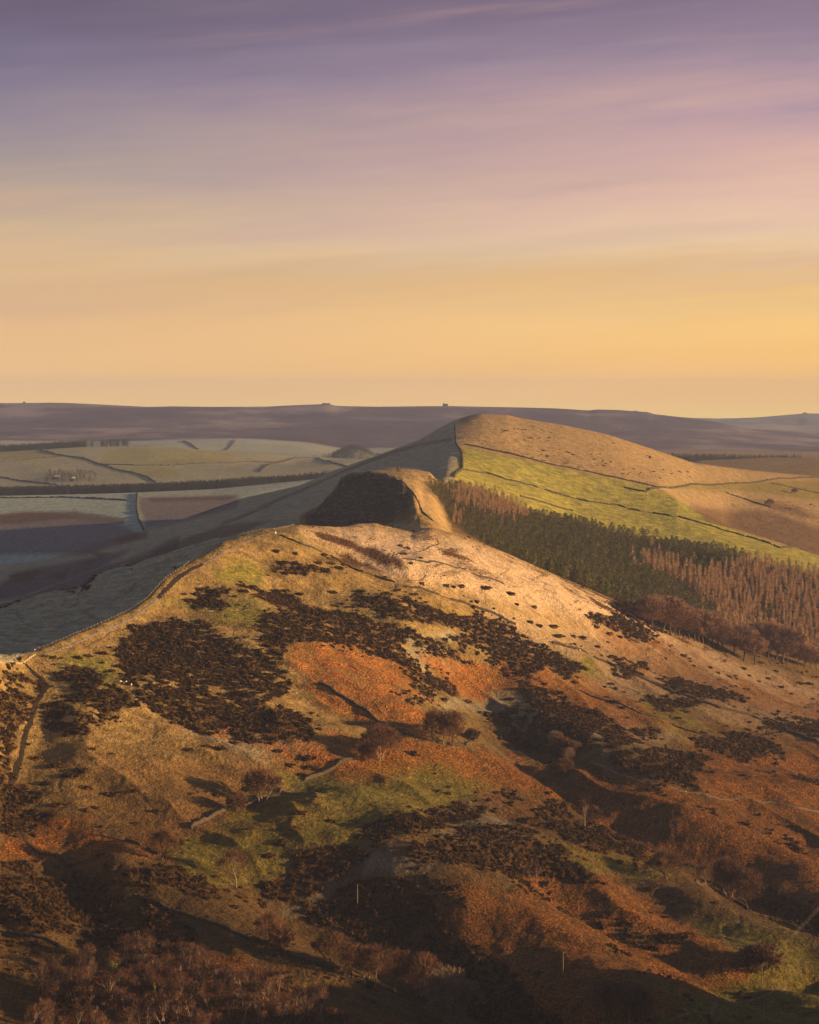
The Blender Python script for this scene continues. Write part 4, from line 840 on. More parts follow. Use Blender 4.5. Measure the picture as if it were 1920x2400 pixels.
def build_bushes():
    r = np.random.default_rng(9); protos = []
    pr = gorse_protos(400, 70)
    for i, (v, t) in enumerate(pr[:5]):
        protos.append(link('gorse_bush', mesh_from('gorse_bush', v, t, M_gorse)))
    labs = [('dark gorse bush on the tan slope below the ridge path', 'lone gorse bushes on the upper slope'), ('dark gorse bush among the orange bracken in mid slope', 'lone gorse bushes in mid slope'), ('dark rounded gorse bush dotted over the lower pasture', 'lone gorse bushes on the lower pasture'), ('small dark gorse bush on the frosty slope below the wood', 'lone gorse bushes near the wood')]
    n = 0
    for (px, py, w) in BUSH_SPOTS:
        p = G(px, py, 700, 2100); wm = w * p.y / F / 2
        o = place(protos[n % 5], (p.x, p.y + wm * 0.6, float(height(p.x, p.y + wm * 0.6)) - 0.15 * wm), float(r.uniform(-0.4, 0.4)), (wm * 1.05, wm * float(r.uniform(0.7, 1.0)), min(2.2, wm * float(r.uniform(0.7, 0.95)))))
        k = 3 if px > 1200 and py < 1650 else 0 if py < 1450 else 2 if py > 1720 and px < 1200 else 1
        lab, grp = labs[k]; tag(o, lab, 'bush', grp); n += 1
    # tiny bushes on the far hill
    HILL = [(1160,1004),(1175,1005),(1190,1008),(1205,1003),(1212,1012),(1230,1005),(1248,1004),(1270,1006),(1262,1010),(1285,1006),(1130,1038),(1140,1040),(1175,1012),(1290,1012),(1310,1052),(1284,1024),(1260,1025),(1245,1024),(1433,1034),(1272,1053),(1262,1065),(1280,1066),(1340,1063),(1385,1062),(1388,1068),(1404,1063),(1325,1083),(1410,1081),(1430,1080),(1400,1089),(1516,1066),(1520,1067),(1545,1098),(1530,1103),(1570,1101),(1590,1102),(1610,1102),(1615,1096),(1497,1108),(1517,1112),(1475,1105),(1500,1105),(1612,1080),(1850,1190),(1858,1183),(1900,1180),(1908,1184),(1842,1190),(1545,1118),(1470,1110),(1240,1068),(1330,1078),(1354,1088),(1420,1083)]
    for (px, py) in HILL:
        p = G(px, py + 2, 2350, 3600); s = float(r.uniform(1.4, 3.2))
        for q in range(int(r.integers(1, 4))):
            x, y = p.x + float(r.normal() * 3.5 * (q > 0)), p.y + float(r.normal() * 9 * (q > 0)); s = float(r.uniform(0.7, 2.4))
            o = place(protos[n % 5], (x, y, float(height(x, y)) - 0.3), float(r.uniform(-.5, .5)), (s * float(r.uniform(1.0, 2.2)), s, s * 0.5)); tag(o, 'tiny dark shrub patch dotted on the far pointed hill', 'bush', 'shrub patches on the far hill'); n += 1

# ------------------------------------------------------------------ walls, hedges, paths, fences
def resample(P, step):
    P = np.asarray(P, float); d = np.r_[0, np.cumsum(np.hypot(*np.diff(P[:, :2], axis=0).T))]; n = max(2, int(d[-1] / step) + 1); s = np.linspace(0, d[-1], n)
    return np.stack([np.interp(s, d, P[:, 0]), np.interp(s, d, P[:, 1])], 1)
def ground_line(pts, y0, y1, step, wob=0.0, seed=0):
    P = [G(a, b, y0, y1) for a, b in pts]; Q = resample([(p.x, p.y) for p in P], step)
    if wob: Q = Q + wob * np.stack([fbm(Q[:, 1] / 9, Q[:, 0] / 9, seed, 2), fbm(Q[:, 0] / 9, Q[:, 1] / 9, seed + 3, 2)], 1)
    return Q
def normals(Q):
    t = np.gradient(Q, axis=0); t /= np.linalg.norm(t, axis=1)[:, None] + 1e-9; return np.stack([-t[:, 1], t[:, 0]], 1)
def ribbon(name, label, pts, w, m, y0, y1, lift=0.10, step=1.5, seed=0, cat='path', parent=None, half=True):
    Q = ground_line(pts, y0, y1, step, 0.5, seed); N = normals(Q); ww = w / 2 * (1 + 0.35 * fbm(Q[:, 0] / 4, Q[:, 1] / 4, seed, 2))[:, None]
    rows = []
    for k in (-1, -0.5, 0, 0.5, 1):
        R = Q + N * ww * k; rows.append(np.stack([R[:, 0], R[:, 1], height(R[:, 0], R[:, 1]) + (lift if abs(k) < 1 else -0.25)], 1))
    V = np.stack(rows, 1); n = len(Q); idx = np.arange(n * 5).reshape(n, 5); q = np.stack([idx[:-1, :-1], idx[:-1, 1:], idx[1:, 1:], idx[1:, :-1]], -1).reshape(-1, 4)
    o = link(name, mesh_from(name, V.reshape(-1, 3), q, m, True)); tag(o, label, cat, kind='structure'); return o
def wall(name, label, cat, pts, h, w, m, y0, y1, step=1.1, ragged=0.3, seed=0, gaps=0.0, group=None):
    Q = ground_line(pts, y0, y1, step, 0.6, seed); N = normals(Q); r = np.random.default_rng(seed + 900); n = len(Q)
    hh = h * (1 + ragged * fbm(Q[:, 0] / 5, Q[:, 1] / 5, seed, 3) + ragged * 0.5 * r.normal(size=n)); hh = np.maximum(hh, 0.15)
    if gaps: g = fbm(Q[:, 0] / 14, Q[:, 1] / 14, seed + 5, 2) > (0.55 - gaps); hh = np.where(g, 0.12, hh)
    j = lambda: r.normal(size=n) * 0.06 * w
    prof = [(-0.5, -0.5), (-0.5, 0.45), (-0.32, 1.0), (0.32, 1.0), (0.5, 0.45), (0.5, -0.5)]
    rows = []
    for a, b in prof:
        R = Q + N * (a * w + j())[:, None]; z = height(Q[:, 0], Q[:, 1]) if b > 0.5 else height(R[:, 0], R[:, 1])
        rows.append(np.stack([R[:, 0], R[:, 1], np.where(b < 0, z - 0.5, z + b * hh)], 1))
    V = np.stack(rows, 1); k = len(prof); idx = np.arange(n * k).reshape(n, k); q = np.stack([idx[:-1, :-1], idx[:-1, 1:], idx[1:, 1:], idx[1:, :-1]], -1).reshape(-1, 4)
    ends = np.array([[0, 1, 4, 5], [1, 2, 3, 4]]); q = np.concatenate([q, ends, ends[:, ::-1] + (n - 1) * k])
    o = link(name, mesh_from(name, V.reshape(-1, 3), q, m)); tag(o, label, cat, group); return o
WALLS = [
 ('tumbled dry stone wall climbing from the lone twin-stemmed tree to the bracken', [(446,1942),(487,1922),(540,1898),(600,1878),(657,1857),(701,1837),(750,1816),(783,1800),(827,1780)], 1.5, 1.4, 700, 1600, 0.12),
 ('dark wall along the foot of the big lower left gorse patch', [(243,1958),(292,1970),(345,1989),(372,2004)], 1.3, 1.1, 700, 1600, 0.05),
 ('long pale-topped wall running down past the row of bare trees at the bottom', [(316,2100),(365,2120),(406,2137),(479,2161),(540,2185),(609,2206),(661,2230),(714,2252),(783,2275),(827,2291),(880,2309),(925,2323),(990,2344),(1038,2360),(1100,2395)], 1.3, 1.1, 600, 1300, 0.1),
 ('short wall crossing the pasture at the lower left edge', [(0,2177),(53,2193),(134,2218)], 1.2, 1.0, 600, 1200, 0.1),
 ('long dry stone wall descending the sunlit shoulder beside the gorse', [(953,1376),(998,1385),(1046,1401),(1107,1421),(1168,1443),(1209,1464)], 1.4, 1.4, 1300, 2000, 0.06),
 ('continuous dark wall slanting down across the right hand pasture', [(1297,1508),(1370,1529),(1423,1553),(1484,1581),(1545,1608),(1626,1638),(1687,1660),(1760,1679),(1804,1693),(1869,1723),(1935,1750)], 1.6, 1.5, 1200, 2000, 0.03),
 ('lower wall below the bracken on the right hand slope', [(1358,1618),(1431,1644),(1504,1674),(1577,1699),(1634,1719),(1700,1740)], 1.1, 1.2, 1200, 2000, 0.12),
 ('straight fence line and wall slanting below the brown heather patch', [(657,1255),(705,1275),(762,1297),(811,1324),(864,1344),(925,1366)], 1.1, 1.1, 1300, 2000, 0.05),
 ('faint broken wall across the pale frosted slope', [(945,1310),(1006,1320),(1079,1332),(1130,1352),(1180,1368)], 0.9, 1.1, 1300, 2000, 0.2),
 ('old wall dropping diagonally through the orange bracken', [(750,1601),(795,1630),(843,1658),(892,1695),(949,1721),(1006,1737),(1087,1752),(1168,1764),(1290,1784)], 1.2, 1.3, 1200, 1800, 0.12),
 ('wall under the four bare trees in the lower right', [(1630,2066),(1668,2082),(1713,2106),(1750,2128),(1790,2150)], 1.1, 1.1, 900, 1500, 0.1),
 ('wall between the brown hilltop and the green fields', [(1087,1042),(1168,1058),(1235,1074),(1300,1091),(1342,1098),(1447,1121),(1545,1144)], 1.7, 1.9, 2500, 3000, 0.05),
 ('upper wall crossing the green hill fields', [(1083,1101),(1140,1109),(1188,1125),(1249,1139),(1300,1156),(1354,1170),(1378,1176)], 1.6, 1.8, 2300, 2900, 0.04),
 ('lower right wall running along the green hill fields', [(1378,1176),(1447,1184),(1512,1200),(1605,1216),(1666,1233),(1747,1257),(1788,1269),(1829,1285),(1935,1304)], 1.6, 1.8, 2300, 2900, 0.06),
 ('short wall just above the larches', [(1220,1164),(1281,1180),(1342,1198)], 1.4, 1.6, 2300, 2800, 0.05),
 ('hedge line over the far right shoulder', [(1463,1143),(1512,1153),(1553,1143),(1626,1135),(1788,1129),(1869,1121),(1935,1119)], 1.8, 2.2, 2650, 3600, 0.05),
 ('wall on the tan spur beyond the green fields', [(1699,1154),(1747,1170),(1816,1192)], 1.6, 2.0, 2900, 3400, 0.05),
 ('thin wall on the far right tan slope', [(1808,1133),(1870,1146),(1935,1160)], 1.5, 1.8, 2900, 3600, 0.1),
 ('wall climbing straight up the far pointed hill', [(1067,993),(1069,1038),(1083,1062),(1084,1099),(1063,1119)], 2.0, 2.4, 2350, 3060, 0.05),
 ('wall along the edge of the dark cliff', [(882,1108),(903,1112),(926,1121),(946,1132),(974,1165),(993,1204),(1014,1221)], 1.2, 1.4, 2000, 2300, 0.15),
 ('short dark wall beside the small gorse patches near the junction of paths', [(130,1560),(170,1562),(215,1572),(240,1585)], 1.0, 1.0, 1100, 1500, 0.1),
]
HEDGES = [
 ('broad hedge dividing the pale frosted field from the purple moor', [(322,1157),(320,1190),(326,1222),(338,1244)], 5, 3400, 4100),
 ('hedge winding over the far left green hill', [(93,1056),(134,1066),(195,1074),(231,1087),(284,1103),(345,1119),(365,1131)], 6, 4500, 5700),
 ('long hedge crossing the middle of the far green fields', [(235,1089),(325,1091),(406,1091),(467,1087),(540,1086),(588,1082),(645,1085)], 5, 4500, 5700),
 ('short hedge rising at the right of the far green fields', [(609,1107),(645,1087),(690,1074)], 3.5, 4500, 5800),
 ('hedge along the top left far pasture', [(0,1083),(93,1074),(150,1070)], 3.5, 4500, 5700),
 ('hedge above the long dark conifer belt on the far left', [(0,1119),(61,1129),(134,1137)], 3.5, 4400, 5700),
 ('pair of field hedges at the right end of the far pasture', [(600,1083),(645,1085),(690,1074),(742,1074),(783,1087),(815,1095)], 4, 4500, 5800),
 ('hedge on the misty field under the moor', [(430,1034),(448,1042),(467,1056)], 6, 6800, 7700),
 ('hedge climbing the misty field behind the knoll', [(552,1032),(542,1046),(530,1056)], 6, 6800, 7700),
 ('thin hedge along the head of the pale frosted field', [(0,1168),(154,1166),(243,1170),(296,1173)], 4, 3300, 4000),
]
TRACKS = [
 ('flagstone_path', 'flagged path following the sunlit edge of the ridge', [(101,1536),(160,1514),(227,1485),(290,1459),(337,1430),(361,1412),(369,1402)], 2.6, M_flag, 1100, 1700),
 ('flagstone_path', 'flagged path climbing to the group of walkers on the summit', [(475,1322),(530,1290),(568,1274),(600,1259),(628,1250),(650,1243)], 2.6, M_flag, 1300, 1750),
 ('ridge_path', 'dark worn path between the two ridge fences', [(369,1402),(388,1382),(408,1362),(440,1340),(475,1322)], 4.5, M_dark, 1300, 1700),
 ('contour_path', 'narrow path contouring below the ridge fence', [(200,1520),(260,1482),(365,1457),(479,1440),(568,1431),(657,1425),(714,1420),(795,1404),(876,1396),(933,1371),(990,1360),(998,1347)], 1.6, M_dirt, 1200, 1900),
 ('hill_path', 'narrow path winding over the pale slope to the col', [(921,1308),(925,1294),(957,1289),(998,1287),(1030,1275),(1024,1261)], 2.0, M_dirt, 1400, 1900),
 ('valley_track', 'track cutting across the bracken slope on the right', [(1382,1786),(1447,1814),(1512,1837),(1605,1857),(1687,1873),(1804,1879),(1869,1893),(1935,1902)], 2.6, M_dirt, 1200, 1900),
 ('sheep_trod', 'pale trod along the lower edge of the big gorse patch', [(260,1656),(308,1674),(365,1692),(426,1710),(507,1733),(568,1744)], 1.0, M_grit, 1000, 1500),
 ('field_path', 'dim path crossing the lower right field', [(1577,2390),(1666,2373),(1727,2351),(1808,2327),(1841,2315)], 2.2, M_dirt, 800, 1400),
 ('sunken_lane', 'dark sunken lane dropping down the left hand slope', [(61,1556),(97,1590),(112,1610),(83,1654),(61,1711),(51,1764),(32,1825),(18,1849),(26,1873),(41,1930),(61,1970),(87,1999),(138,2005),(156,2031),(152,2072),(170,2124),(199,2161),(217,2193),(211,2230),(195,2250)], 4.2, M_dark, 700, 1300),
 ('hill_path', 'worn ridge path up the edge of the far cliff', [(1024,1225),(1004,1196),(984,1160),(956,1130),(920,1112),(880,1105),(860,1104)], 2.4, M_grit, 2050, 2300),
]
def build_lines():
    for i, (lab, pts, h, w, y0, y1, gp) in enumerate(WALLS):
        fence_like = 'hedge' in lab
        wall('hedge' if fence_like else 'stone_wall', lab, 'hedge' if fence_like else 'stone wall', pts, h, w, M_hedge if fence_like else M_stone, y0, y1, 1.1 if y1 < 2050 else 2.2, 0.28, i * 7, gp)
    for i, (lab, pts, w, y0, y1) in enumerate(HEDGES):
        wall('hedge', lab, 'hedge', pts, 2.2 if y0 < 6000 else 3, w * 0.6, M_hedge, y0, y1, 5, 0.5, 300 + i * 7)
    for i, (nm, lab, pts, w, m, y0, y1) in enumerate(TRACKS):
        ribbon(nm, lab, pts, w * (0.75 if nm == 'flagstone_path' else 1), m, y0, y1, seed=600 + i * 11)
def fence(label, pts, y0, y1, step, h=1.25, rail=False, parts=True, m=None):
    m = m or M_wood
    Q = ground_line(pts, y0, y1, step, 0.3, 5); z = height(Q[:, 0], Q[:, 1]); o = empty('wooden_fence', (float(Q[0, 0]), float(Q[0, 1]), float(z[0]))); tag(o, label, 'fence')
    r = np.random.default_rng(int(Q[0, 1])); base = np.array([Q[0, 0], Q[0, 1], z[0]])
    pm = MB(); pm.box((0, 0, h / 2 - 0.1), (0.17, 0.17, h + 0.2)); pm.add([(-.085,-.085,h),(.085,-.085,h),(.085,.085,h),(-.085,.085,h),(0,0,h+.06)], [(0,1,4),(1,2,4),(2,3,4),(3,0,4)]); pme = pm.mesh('post', m)
    for i in range(min(len(Q), 100)):
        p = part('post', pme, o, (float(Q[i, 0] - base[0]), float(Q[i, 1] - base[1]), float(z[i] - base[2]))); p.rotation_euler = (float(r.normal() * .05), float(r.normal() * .05), float(r.uniform(0, 1))); p.scale = (1, 1, float(r.uniform(.85, 1.15)))
    P3 = np.stack([Q[:, 0], Q[:, 1], z], 1) - base; wm = MB()
    for k, zz in enumerate((0.45, 0.95) if not rail else (0.5, 1.0)):
        wm.tube(P3 + np.array([0, 0, zz]), 0.02 if not rail else 0.07, 4)
    part('rails' if rail else 'wires', wm.mesh('rails', m if rail else M_wire), o); return o
def build_fences():
    fence('long post and wire fence on the crest of the ridge, left of the path', [(81,1525),(141,1502),(203,1476),(260,1452),(304,1431),(345,1403),(368,1378),(390,1354),(430,1330)], 1100, 1700, 4.2)
    fence('post and wire fence along the upper crest below the walkers', [(430,1330),(475,1300),(523,1268),(560,1256),(619,1241)], 1300, 1750, 4.2)
    fence('wooden fence on the right of the flagged path', [(105,1540),(160,1520),(227,1492),(290,1466),(337,1437),(372,1412)], 1100, 1700, 4.5)
    fence('wooden fence on the right of the upper flagged path', [(380,1400),(410,1376),(430,1355),(475,1330),(530,1296)], 1300, 1700, 4.5)
    fence('short close-set pale fence beside the summit walkers', [(640,1243),(655,1240),(672,1236),(690,1232)], 1500, 1750, 1.6, 1.4)
    fence('white railing curving round the junction at the lower left', [(21,1551),(30,1555),(40,1557),(50,1557)], 1100, 1450, 1.8, 1.1, True, m=M_white)
    fence('pale straight railing rising from the junction', [(52,1556),(62,1550),(72,1543),(83,1537)], 1100, 1450, 2.0, 1.2, True, m=M_white)
    fence('row of small fence posts along the top of the far knoll', [(905,1099),(930,1098),(960,1098),(990,1102)], 2200, 2340, 4.0, 1.3)
    fence('short hurdle on the contour path in mid slope', [(478,1436),(488,1436),(498,1435)], 1200, 1600, 1.5, 1.5, True)
    fence('fence by the gate where two walls meet on the pale slope', [(928,1371),(936,1370),(946,1369)], 1400, 1900, 1.5, 1.5, True)

# ------------------------------------------------------------------ people and sheep
def skin_mesh(name, verts, edges, radii, m, sub=1):
    me = bpy.data.meshes.new(name); me.from_pydata(verts, edges, []); o = bpy.data.objects.new(name, me); C.objects.link(o)
    sk = o.modifiers.new('skin', 'SKIN')
    for i, r in enumerate(radii): me.skin_vertices[0].data[i].radius = r if isinstance(r, tuple) else (r, r)
    me.skin_vertices[0].data[0].use_root = True
    sb = o.modifiers.new('sub', 'SUBSURF'); sb.levels = sub; sb.render_levels = sub
    dg = bpy.context.evaluated_depsgraph_get(); em = bpy.data.meshes.new_from_object(o.evaluated_get(dg)); bpy.data.objects.remove(o)
    em.name = name; em.materials.clear(); em.materials.append(m); return em
def cloth_mat(name, c): return noise_mat(name, tuple(x * 0.8 for x in c), c, 9.0)
def build_people():
    col = {'dark': (0.03, 0.03, 0.04), 'red': (0.45, 0.05, 0.03), 'white': (0.62, 0.60, 0.58), 'blue': (0.05, 0.10, 0.30), 'brown': (0.10, 0.07, 0.05)}
    mats = {k: cloth_mat('jacket_' + k, v) for k, v in col.items()}; trou = cloth_mat('trousers_cloth', (0.035, 0.035, 0.045)); hairm = noise_mat('hair', (0.03, 0.02, 0.015), (0.07, 0.045, 0.03), 20)
    stand = [(0,0,.95),(0,0,1.2),(0,0,1.42),(0,0,1.52),(0,-.01,1.64),(0,-.01,1.74), (.19,0,1.42),(.24,.03,1.13),(.25,-.06,.88),(.25,-.09,.80), (-.19,0,1.42),(-.25,.02,1.13),(-.24,-.05,.88),(-.24,-.08,.80), (.10,0,.90),(.11,-.02,.50),(.11,.02,.09),(.12,-.13,.04), (-.10,0,.90),(-.11,-.02,.50),(-.11,.02,.09),(-.12,-.13,.04)]
    walk = [(0,0,.95),(0,-.02,1.2),(0,-.04,1.42),(0,-.05,1.52),(0,-.07,1.64),(0,-.07,1.74), (.19,-.03,1.42),(.25,.10,1.15),(.24,.02,.92),(.23,-.03,.85), (-.19,-.03,1.42),(-.25,-.13,1.16),(-.22,-.30,1.0),(-.2,-.36,.98), (.10,0,.90),(.11,-.16,.52),(.11,-.22,.09),(.12,-.36,.06), (-.10,0,.90),(-.11,.06,.50),(-.11,.26,.12),(-.12,.15,.05)]
    ed = [(0,1),(1,2),(2,3),(3,4),(4,5),(2,6),(6,7),(7,8),(8,9),(2,10),(10,11),(11,12),(12,13),(0,14),(14,15),(15,16),(16,17),(0,18),(18,19),(19,20),(20,21)]
    rad = [(.15,.11),(.15,.11),(.16,.11),.055,(.085,.10),(.08,.095),.065,.05,.035,.03,.065,.05,.035,.03,.09,.06,.045,.04,.09,.06,.045,.04]
    def person(kind, jk, pose):
        o = empty('person'); part('body', skin_mesh('body', pose, ed, rad, M_skin, 1), o)
        jv = [0,1,2,6,7,8,10,11,12]; mp = {v: i for i, v in enumerate(jv)}
        je = [(mp[a], mp[b]) for a, b in ed if a in mp and b in mp]; jr = [tuple((x + .03) for x in (rad[v] if isinstance(rad[v], tuple) else (rad[v], rad[v]))) for v in jv]
        part('jacket', skin_mesh('jacket', [pose[v] for v in jv], je, jr, mats[jk], 1), o)
        tv = [0,14,15,16,18,19,20]; mp = {v: i for i, v in enumerate(tv)}; te = [(mp[a], mp[b]) for a, b in ed if a in mp and b in mp]; trr = [tuple((x + .018) for x in (rad[v] if isinstance(rad[v], tuple) else (rad[v], rad[v]))) for v in tv]
        part('trousers', skin_mesh('trousers', [pose[v] for v in tv], te, trr, trou, 1), o)
        hx, hy, hz = pose[5]; mb = MB(); th = np.arange(8) * math.pi / 4
        for a, b in (((.105, .02), (.10, .08)), ((.10, .08), (.05, .13))):
            v = np.concatenate([np.stack([hx + a[0] * np.cos(th), hy + .03 + a[0] * np.sin(th), np.full(8, hz + a[1] - .03)], 1), np.stack([hx + b[0] * np.cos(th), hy + .03 + b[0] * np.sin(th), np.full(8, hz + b[1] - .03)], 1)]); mb.add(v, None, [(i, (i + 1) % 8, 8 + (i + 1) % 8, 8 + i) for i in range(8)])
        mb.add(np.concatenate([np.stack([hx + .05 * np.cos(th), hy + .03 + .05 * np.sin(th), np.full(8, hz + .10)], 1), [(hx, hy + .03, hz + .12)]]), [(i, (i + 1) % 8, 8) for i in range(8)])
        part('hair', mb.mesh('hair', hairm), o)
        if kind == 'pack':
            pk = MB(); pk.box((0, .2 + pose[1][1], 1.22), (.30, .20, .46)); pk.box((0, .2 + pose[1][1], 1.49), (.26, .18, .09)); part('rucksack', pk.mesh('rucksack', mats['brown']), o)
        return o
    protos = {}
    spots = [(63,1558,'','dark','s','person in dark clothes standing beside the pale railing at the junction'), (106,1558,'','white','s','person in a white jacket standing on the dark ground at the junction'), (16,1549,'','blue','s','person in a blue jacket at the left end of the white railing'),
     (463,1318,'','red','w','person in a red jacket walking on the dark ridge path'), (473,1320,'pack','dark','w','dark clothed walker just right of the red jacket'), (479,1322,'','dark','w','rightmost of the three walkers on the dark ridge path'),
     (625,1255,'pack','dark','w','lone walker on the flagged path just below the white board'), (656,1246,'','dark','s','leftmost of the dark group by the close-set fence'), (662,1247,'','brown','s','person in brown second from left by the close-set fence'), (668,1241,'','dark','s','walker standing higher than the group, behind them at the fence'),
     (680,1242,'pack','dark','w','walker with rucksack right of the dark group at the summit'), (684,1244,'','dark','s','rightmost walker of the pair beside the summit'), (699,1237,'','dark','s','figure standing alone on the very top of the near ridge'), (758,1241,'','dark','s','figure on the skyline just right of the near summit'),
     (805,1258,'','brown','w','figure on the path between the two small knolls'), (848,1106,'','dark','s','left one of two tiny figures on top of the dark cliff'), (862,1105,'','dark','s','right one of two tiny figures on top of the dark cliff'),
     (1608,1860,'','white','w','leftmost of three walkers on the bracken track at right'), (1630,1863,'','dark','w','middle walker of three on the bracken track at right'), (1657,1868,'','white','w','rightmost walker of three on the bracken track, in a pale jacket'), (1257,986,'','dark','s','lone figure on the skyline of the far pointed hill')]
    r = np.random.default_rng(3)
    for px, py, kind, jk, pose, lab in spots:
        k = (kind, jk, pose)
        if k not in protos: protos[k] = person(kind, jk, stand if pose == 's' else walk)
        rng_ = (1100, 1900) if py > 1200 else (2150, 3200)
        p = G(px, py, *rng_); o = place(protos[k], (p.x, p.y, float(height(p.x, p.y)) + 0.02), float(r.uniform(0, 6.28))); tag(o, lab, 'person')
    # sheep
    body = [(0,.42,.62),(0,.15,.68),(0,-.2,.68),(0,-.45,.72),(0,-.60,.86),(0,-.78,.80), (.14,.36,.42),(.14,.40,.2),(.14,.36,.02), (-.14,.36,.42),(-.14,.40,.2),(-.14,.36,.02), (.13,-.36,.42),(.13,-.34,.2),(.13,-.36,.02), (-.13,-.36,.42),(-.13,-.34,.2),(-.13,-.36,.02), (0,.55,.52)]
    be = [(0,1),(1,2),(2,3),(3,4),(4,5),(0,6),(6,7),(7,8),(0,9),(9,10),(10,11),(3,12),(12,13),(13,14),(3,15),(15,16),(16,17),(0,18)]
    br = [.2,.25,.25,.2,.12,.06,.08,.04,.035,.08,.04,.035,.08,.04,.035,.08,.04,.035,.05]
    sh = link('sheep', skin_mesh('sheep', body, be, br, M_wool, 1))
    S = [(1234,1120),(1250,1123),(1255,1124),(1259,1121),(1294,1112),(1317,1117),(1337,1122),(1414,1159),(1484,1151),(1518,1158),(1474,1165),(1522,1174),(1529,1177),(1593,1139),(1597,1141),(1616,1180),(1605,1177),(1593,1164),(1660,1165),(1675,1169),(1640,1160),(1352,1525),(1360,1526),(1366,1527),(1372,1529),(1746,1100),(1756,1103),(284,1600),(295,1601),(308,1607),(290,1604)]
    for px, py in S:
        y0, y1 = (1100, 1900) if py > 1400 else (2400, 3600); p = G(px, py, y0, y1)
        lab, grp = ('white sheep grazing on the green fields of the far hill', 'sheep on the far hill fields') if 1105 < py < 1400 else ('white sheep beside the long wall on the frosted right hand slope', 'sheep by the long wall') if py > 1500 and px > 1000 else ('white sheep at the edge of the big gorse patch', 'sheep in the gorse') if px < 400 else ('white sheep on the skyline of the far right shoulder', 'sheep on the shoulder')
        o = place(sh, (p.x, p.y, float(height(p.x, p.y))), float(r.uniform(0, 6.28)), 1.25); tag(o, lab, 'sheep', grp)

# ------------------------------------------------------------------ posts, signs, wires, barns, rocks
def pole(px, py, h, lab, y0=700, y1=1700, arm=True):
    p = G(px, py, y0, y1); o = empty('power_pole', (p.x, p.y, float(height(p.x, p.y)))); tag(o, lab, 'utility pole')
    mb = MB(); mb.tube([(0, 0, -0.6), (0, 0, h * .5), (0, 0, h)], [0.20, 0.17, 0.13], 8); part('shaft', mb.mesh('shaft', M_pale_bark), o)
    if arm:
        a = MB(); a.box((0, -.16, h - 0.35), (1.9, 0.12, 0.14), 0.5); c = part('cross_arm', a.mesh('cross_arm', M_bark), o)
        ins = MB()
        for t in (-0.85, 0, 0.85): ins.tube([(t * math.cos(.5), -.16 + t * math.sin(.5), h - 0.3), (t * math.cos(.5), -.16 + t * math.sin(.5), h - 0.05)], [0.06, 0.045], 6)
        part('insulators', ins.mesh('insulators', M_dark), o)
    return o, p, h
def wire_span(lab, a, b, sag, ha, hb, off):
    A_, B_ = Vector(a) + Vector((0, 0, ha)), Vector(b) + Vector((0, 0, hb)); d = (B_ - A_).normalized(); s = Vector((-d.y, d.x, 0)) * off
    P = []
    for i in range(25):
        t = i / 24; q = A_.lerp(B_, t) + s; q.z -= sag * 4 * t * (1 - t); P.append(q[:])
    mb = MB(); mb.tube(P, 0.022, 4); o = link('power_line', mb.mesh('power_line', M_wire)); tag(o, lab, 'power line')
